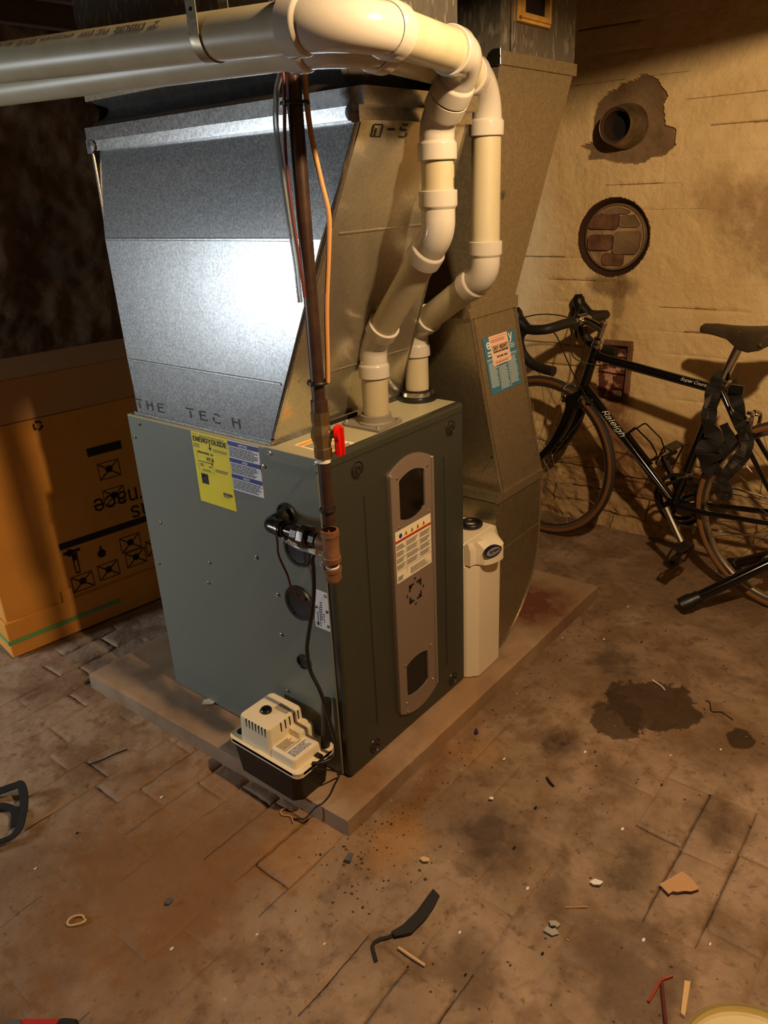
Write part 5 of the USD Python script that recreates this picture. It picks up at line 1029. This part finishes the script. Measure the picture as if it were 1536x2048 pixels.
bt('bottle_cage', cat([tube(fillet([Q(.255, .020, -.012), Q(.262, .088, -.036), Q(.345, .100, -.036), Q(.395, .086, -.030), Q(.395, .030, -.012)], .012, 5), .0030, 8), tube(fillet([Q(.255, .020, .012), Q(.262, .088, .036), Q(.345, .100, .036), Q(.395, .086, .030), Q(.395, .030, .012)], .012, 5), .0030, 8), hull([Q(t, h, w) for t in (.25, .405) for h in (.0178, .024) for w in (-.012, .012)])]), 'bikeblack')
def tube_text(s, h, o, d, side, r, x0, width, shear=.25, bold=False):
    m = fine(txt(s, h, V(0, 0, 0), V(1, 0, 0), V(0, 1, 0), width=width, shear=shear, th=.0003, h0=.0004, bold=bold), .003); v = m.vertices.copy(); d = unit(d); up = unit(side - d * (side @ d)); b = np.cross(up, d)
    a = (v[:, 1] - h * .35) / r; m.vertices = np.asarray(o) + np.outer(x0 + v[:, 0], d) + ((r + v[:, 2]) * np.cos(a))[:, None] * up + ((r + v[:, 2]) * np.sin(a))[:, None] * b; return m
bt('down_tube_lettering', tube_text('Raleigh', .022, W3((-.184, .682)), dt, -BKN * .9 + dn * .45, .0176, .125, .125, .45), 'whiteink', label='white script lettering on the down tube')
tdir = W3((-.712, .748)) - W3((-.218, .805))
bt('top_tube_lettering', tube_text('Super Course', .011, W3((-.218, .805)), tdir, -BKN * .9 + V(0, 0, .3), .0156, .365, .105, .35), 'whiteink')
# red webbing straps hung over the seat tube
sb = thing('strap_bundle', 'black webbing straps with gray stripes hung over the bicycle frame below the saddle', 'strap', base=W(-.77, .44))
def band(pts, w, mt, nm, th=.006, up=None):
    p = smooth_path([W(*q) for q in pts], 7); t = np.gradient(p, axis=0); n_ = np.array([unit(-BKN + .35 * math.sin(2.1 * i / 3.) * BKH) for i in range(len(p))]); sd2 = np.cross(t, n_); sd2 /= np.linalg.norm(sd2, axis=1, keepdims=True); k = np.interp(np.linspace(0, 1, len(p)), np.linspace(0, 1, len(w)), w); v = []
    for q, s2, ww, n_ in zip(p, sd2, k, n_): v += [q + s2 * ww / 2 + n_ * th / 2, q + s2 * ww / 2 - n_ * th / 2, q - s2 * ww / 2 - n_ * th / 2, q - s2 * ww / 2 + n_ * th / 2]
    f = []
    for i in range(len(p) - 1):
        for j in range(4): q = [i * 4 + j, i * 4 + (j + 1) % 4, i * 4 + 4 + (j + 1) % 4, i * 4 + 4 + j]; f += [[q[0], q[1], q[2]], [q[0], q[2], q[3]]]
    n = len(v) - 4; f += [[0, 1, 2], [0, 2, 3], [n, n + 2, n + 1], [n, n + 3, n + 2]]
    return part(nm, trimesh.Trimesh(np.array(v), np.array(f), process=False), M[mt], sb, smooth=40)
s1 = band([(-.735, .795, .02), (-.722, .792, -.020), (-.716, .760, -.038), (-.712, .700, -.042), (-.716, .635, -.044), (-.738, .590, -.044), (-.725, .540, -.044), (-.735, .490, -.044), (-.770, .470, -.040)], [.04, .045, .05, .05, .05, .062, .085, .07, .035], 'webbing', 'wide_strap')
band([(-.706, .752, -.0405), (-.702, .700, -.0445), (-.706, .650, -.0465)], [.018, .018, .014], 'webgray', 'gray_stripe', .001)
band([(-.760, .775, .02), (-.772, .770, -.030), (-.798, .735, -.048), (-.818, .700, -.052), (-.812, .672, -.052), (-.828, .650, -.052), (-.852, .610, -.052), (-.850, .560, -.052), (-.818, .500, -.052), (-.790, .452, -.050)], [.035, .04, .042, .04, .035, .04, .046, .05, .045, .035], 'webbing', 'outer_strap')
band([(-.842, .640, -.0545), (-.850, .600, -.0545), (-.842, .550, -.0545), (-.815, .500, -.0545)], [.02, .024, .024, .016], 'webgray', 'gray_stripe', .001)
band([(-.760, .640, -.030), (-.790, .590, -.034), (-.770, .540, -.036), (-.745, .510, -.036)], [.03, .04, .035, .02], 'webbing', 'inner_strap')
band([(-.770, .480, -.046), (-.792, .452, -.050), (-.812, .430, -.052), (-.822, .405, -.054), (-.808, .385, -.054), (-.786, .395, -.052), (-.778, .425, -.050), (-.785, .455, -.048)], [.03, .028, .024, .022, .02, .022, .024, .02], 'webbing', 'strap_loop')
part('buckle', hull([W(-.80 + a, .772 + b, c) for a in (-.022, .022) for b in (-.014, .014) for c in (-.060, -.048)]), M['blackplastic'], sb)

# trainer stand holding the rear wheel
ts = thing('trainer_stand', 'black tubular trainer stand with rubber feet holding up the bicycle rear wheel', 'bike stand', base=(1.58, -.62, 0))
def leg(a, b, nm):
    a, b = V(*a), V(*b); d = unit(b - a)
    k = part(nm, tube([a + d * .03, b], .0205, 16), M['bikeblack'], ts)
    part('rubber_foot', lathe([(0, 0), (.025, 0), (.0285, .003), (.0285, .040), (.024, .052), (.024, .072), (.0205, .074)], a, d, 20), M['black'], k)
leg((1.352, -.368, .028), (1.535, -.612, .205), 'leg')
leg((1.735, -.405, .030), (1.605, -.665, .235), 'leg')
part('cross_bar', tube([V(1.535, -.612, .205), V(1.572, -.655, .26), V(1.605, -.665, .235)], .016, 12), M['bikeblack'], ts)
for q, e in (((1.535, -.612, .205), (1.60, -1.00, .026)), ((1.605, -.665, .235), (1.95 - .13, -1.00, .026))): leg(e, q, 'leg')
part('axle_clamp', cat([tube([V(1.535, -.612, .205), W3(HR, -.062 - .03)], .013, 12), rod(W3(HR, -.110), W3(HR, -.066), .016, 16, .003), tube([V(1.605, -.665, .235), W3(HR, .095)], .013, 12), rod(W3(HR, .066), W3(HR, .110), .016, 16, .003)]), M['bikeblack'], ts)

# ------------------------------------------------------------------ things lying on the floor
def fz(x, y): return float(floor_relief(np.array([x]), np.array([y]))[0])
FL = lambda pts, h=.003: [V(x, y, fz(x, y) + h) for x, y in pts]
def flat(poly, th, curl=.004, seed=0, z=.0015):
    m = trimesh.creation.extrude_polygon(poly, th, engine='earcut'); m = m.subdivide().subdivide(); v = m.vertices.copy(); v[:, 2] += floor_relief(v[:, 0], v[:, 1]) * .4 + z + .002 + curl * (n2(v[:, 0], v[:, 1], 14., seed) + .5); m.vertices = v; return m
solo('cardboard_scrap', flat(Polygon([(.192, -.728), (.179, -.754), (.190, -.758), (.195, -.768), (.206, -.778), (.214, -.790), (.232, -.802), (.249, -.772), (.253, -.757)]), .0015, .010, 3), M['scrap'], 'torn square scrap of tan cardboard on the open floor', 'cardboard')
solo('strap_piece', cat([flat(Polygon([(-.114, -.339), (-.150, -.341), (-.180, -.343), (-.225, -.339), (-.252, -.330), (-.254, -.343), (-.226, -.365), (-.178, -.369), (-.146, -.367), (-.120, -.361)]), .003, .008, 4), ribbon(smooth_path(FL([(-.245, -.337), (-.262, -.328), (-.275, -.318), (-.288, -.314), (-.300, -.320), (-.318, -.344)], .004)), .007, .002, up=V(0, 0, 1))]), M['webbing'], 'dark rubber strap piece with a thin curled tail on the open floor', 'strap')
solo('wood_splinter', tube(FL([(-.267, -.361), (-.2655, -.39), (-.264, -.426)], .005), [.003, .0036, .003], 6), M['woodchip'], 'thin pale wood splinter beside the dark strap piece', 'stick')
solo('wood_stick', jitter(hull([q + V(0, 0, h) for q in FL([(.008, -.846), (.012, -.856), (-.058, -.862), (-.060, -.870)], .002) for h in (0, .007)]), .001, 90., 2), M['woodchip'], 'split pale wood stick beside the cut red wire', 'stick', smooth=False)
solo('wire_offcut', tube(smooth_path(FL([(-.070, -.806), (-.042, -.808), (-.020, -.809), (-.009, -.812), (.008, -.824)], .004)), .0028, 8), M['redcloth'] if False else M['redrim'], 'short bent red wire offcut lying on the floor', 'wire')
solo('wire_offcut', tube(smooth_path(FL([(-.020, -.813), (-.050, -.827), (-.091, -.847), (-.12, -.862)], .005)), .0034, 8), M['redwire'], 'dark maroon wire offcut next to the wood stick', 'wire')
solo('metal_clip', cat([ribbon(FL([(-.050, -.580), (-.050, -.596), (-.040, -.602)], .006), .014, .002, up=V(0, 0, 1)), ribbon(FL([(-.036, -.583), (-.028, -.592), (-.030, -.60)], .008), .012, .002, up=V(0, 0, 1))]), M['foil'], 'small bent shiny metal clip on the floor', 'clip', smooth=False)
def chip(nm, x, y, pts, mt, lab, c, th=.002, curl=.006, seed=0): return solo(nm, flat(Polygon([(x + a, y + b) for a, b in pts]), th, curl, seed), M[mt], lab, c)
chip('paper_chip', .117, -.616, [(-.008, .012), (.006, .006), (.010, -.012), (-.002, -.010), (-.010, .002)], 'paper', 'small torn white paper scrap near the middle of the open floor', 'paper scrap')
chip('wood_chip', -.060, -.275, [(-.004, .010), (.006, .006), (.010, -.010), (.002, -.012), (-.006, -.002)], 'woodchip', 'pale wood chip in front of the slab corner, above the dark strap', 'wood chip')
solo('plaster_flake', (lambda m: (m.apply_translation((0, 0, .050)), m)[1])(flat(Polygon([(-.030, .560), (-.012, .572), (.008, .560), (.012, .540), (-.010, .534), (-.020, .548)]), .002, .006, 9)), M['warmpaper'], 'pale plaster flake lying on the slab beside the furnace', 'flake')
chip('rubber_stub', -.161, -.135, [(-.012, .006), (.010, .012), (.014, .002), (-.006, -.008)], 'graycloth', 'dark gray rubber stub on the floor in front of the slab corner', 'stub', .006)
solo('wire_nut', lathe([(0, 0), (.0052, 0), (.0045, .008), (.0035, .014), (0, .015)], V(.385, -.135, .006), unit(V(.6, .5, .1)), 10), M['blueink'], 'small blue wire connector on the floor at the slab front edge', 'connector')
chip('paper_square', .198, -.298, [(-.006, .003), (.002, .006), (.006, -.003), (-.002, -.006)], 'paper', 'tiny white paper square on the floor in front of the slab', 'paper scrap', .001, .003)
solo('twig', tube(FL([(.352, -.372), (.338, -.392), (.334, -.402)], .004), [.003, .0035, .0025], 6), M['dullblack'], 'short black twig on the floor left of the dark puddle stain', 'twig')
chip('leaf_bit', -.485, .113, [(-.010, .002), (.0, .009), (.009, .004), (.006, -.007), (-.006, -.006)], 'graycloth', 'dark round leaf bit on the brick floor near the pale wire loop', 'leaf')
solo('wire_curl', tube(smooth_path(FL([(.915, -.438), (.911, -.442), (.906, -.461), (.898, -.475), (.887, -.486)], .004)), .0020, 6), M['paper'], 'small white curl of wire at the far edge of the puddle stain', 'wire')
solo('black_hair', tube(smooth_path(FL([(.910, -.600), (.903, -.614), (.868, -.630), (.880, -.652), (.873, -.672), (.864, -.690)], .003)), .0013, 5), M['dullblack'], 'thin black thread curled on the floor between the two puddle stains', 'thread')
solo('cable_tie_offcut', tube(smooth_path(FL([(-.345, .668), (-.31, .655), (-.28, .648), (-.245, .635)], .004)), [.0018] * 19, 6), M['dullblack'], 'black cable tie offcut on the brick floor left of the slab', 'cable tie')
solo('tie_loop', tube(smooth_path(FL([(-.622, .228), (-.630, .226), (-.642, .232), (-.652, .242), (-.652, .253), (-.642, .258), (-.630, .252), (-.622, .240), (-.624, .232)], .004)), .0026, 6), M['woodchip'], 'pale curled loop of tie on the brick floor at the left', 'tie')
solo('match_stick', tube(FL([(.022, -.589), (.053, -.626)], .003), .0014, 5), M['scrap'], 'thin brown sliver beside the shiny metal clip', 'sliver')
BITS = [(.62, -.60), (.50, -.41), (.515, -.432), (.72, -.70), (.35, -.245), (.10, -.42), (.02, -.50), (.30, -.60), (-.10, -.60), (-.42, -.10), (-.30, .40), (-.50, .47), (1.05, -.22), (.98, -.10), (1.1, -.33), (.62, -.13), (-.16, -.44), (-.23, -.50), (-.35, -.23), (1.30, -.20), (.55, -.92), (.12, -.86), (.05, -.75), (.24, -.40), (-.55, .02), (-.62, .45)]
for i, (x, y) in enumerate(BITS):
    r = RNG.uniform(.0022, .0045); m = trimesh.creation.icosphere(1, r); m.vertices = m.vertices * V(1.4, .8, .5) + V(x, y, fz(x, y) + r * .4)
    solo('grit_crumb', m, M[['warmpaper', 'paper', 'dullblack'][i % 3]], ['cream crumb of grit on the brick floor', 'white crumb of grit on the brick floor', 'black crumb of grit on the brick floor'][i % 3], 'crumb', ['cream grit crumbs scattered over the floor', 'white grit crumbs scattered over the floor', 'black grit crumbs scattered over the floor'][i % 3])
def grit():
    out = []; r0 = np.random.RandomState(11)
    for i in range(420):
        if i < 230: x, y = (r0.uniform(-.13, 1.25), -.10 - abs(r0.normal(0, .05))) if i % 2 else (-.12 + r0.normal(0, .10), -.16 + r0.normal(0, .08))
        else: x, y = r0.uniform(-.6, 1.3), r0.uniform(-.9, -.1)
        r = r0.uniform(.0010, .0030); m = trimesh.creation.icosphere(0, r); m.vertices = m.vertices * r0.uniform(.5, 1.6, 3) * V(1, 1, .6) + V(x, y, fz(x, y) + r * .3); out.append(m)
    return cat(out)
solo('dirt_grit', grit(), M['dirt'], 'fine dark dirt grit strewn along the front edge of the slab', 'grit', kind='stuff', smooth=False)
# strap loop and red bag at the left edge, round lid at the lower right
lp = thing('webbing_loop', 'dark webbing loop lying on the floor at the left edge of the photo', 'strap', base=(-.56, .66, 0))
part('outer_band', ribbon(smooth_path([V(-.72, .86, .012), V(-.62, .80, .016), V(-.566, .748, .024), V(-.528, .722, .030), V(-.516, .706, .034), V(-.530, .664, .028), V(-.560, .618, .018), V(-.602, .578, .012), V(-.66, .60, .010), V(-.72, .64, .01)]), .022, .003, up=V(.5, -.5, 1)), M['dullblack'], lp)
part('inner_band', ribbon(smooth_path([V(-.70, .80, .008), V(-.63, .748, .010), V(-.585, .712, .012), V(-.568, .680, .014), V(-.566, .65, .012), V(-.59, .606, .010)]), .018, .003, up=V(.5, -.5, 1)), M['dullblack'], lp)
bgt = thing('red_bag', 'red and gray cloth bag just showing at the bottom left corner of the photo', 'bag', base=(-.86, .02, 0))
def pillow(pts, h): return hull(np.vstack([[(x, y, z) for x, y in Polygon(pts).buffer(-d * .8).buffer(.008, 4).exterior.coords] for z, d in ((.001, .014), (.012, .009), (h - .008, .009), (h, .014))]))
part('red_panel', pillow([(-.826, .096), (-.774, .026), (-.90, -.06), (-.95, .01)], .045), M['redcloth'], bgt)
part('gray_panel', pillow([(-.846, .118), (-.822, .088), (-.95, .0), (-.98, .03)], .047), M['graycloth'], bgt)
part('black_end', pillow([(-.782, .040), (-.760, .008), (-.885, -.080), (-.907, -.048)], .046), M['webbing'], bgt)
LC, LR = V(-.1325, -1.0155, .0), .130
ld_ = thing('round_lid', 'pale round bucket lid with a brass rim at the lower right corner of the photo', 'lid', base=LC)
part('bucket_wall', lathe([(0, .002), (LR - .006, .002), (LR, .010), (LR, .060), (LR - .004, .060), (LR - .006, .045)], LC, UPZ, 64), M['rimbrass'], ld_)
part('lid_plate', lathe([(LR - .003, .052), (LR - .010, .046), (LR * .8, .047), (0, .0475)], LC, UPZ, 64), M['tinlid'], ld_)
part('rim_bead', ring(LC + V(0, 0, .060), UPZ, LR, .0045, 72, 10), M['rimbrass'], ld_)
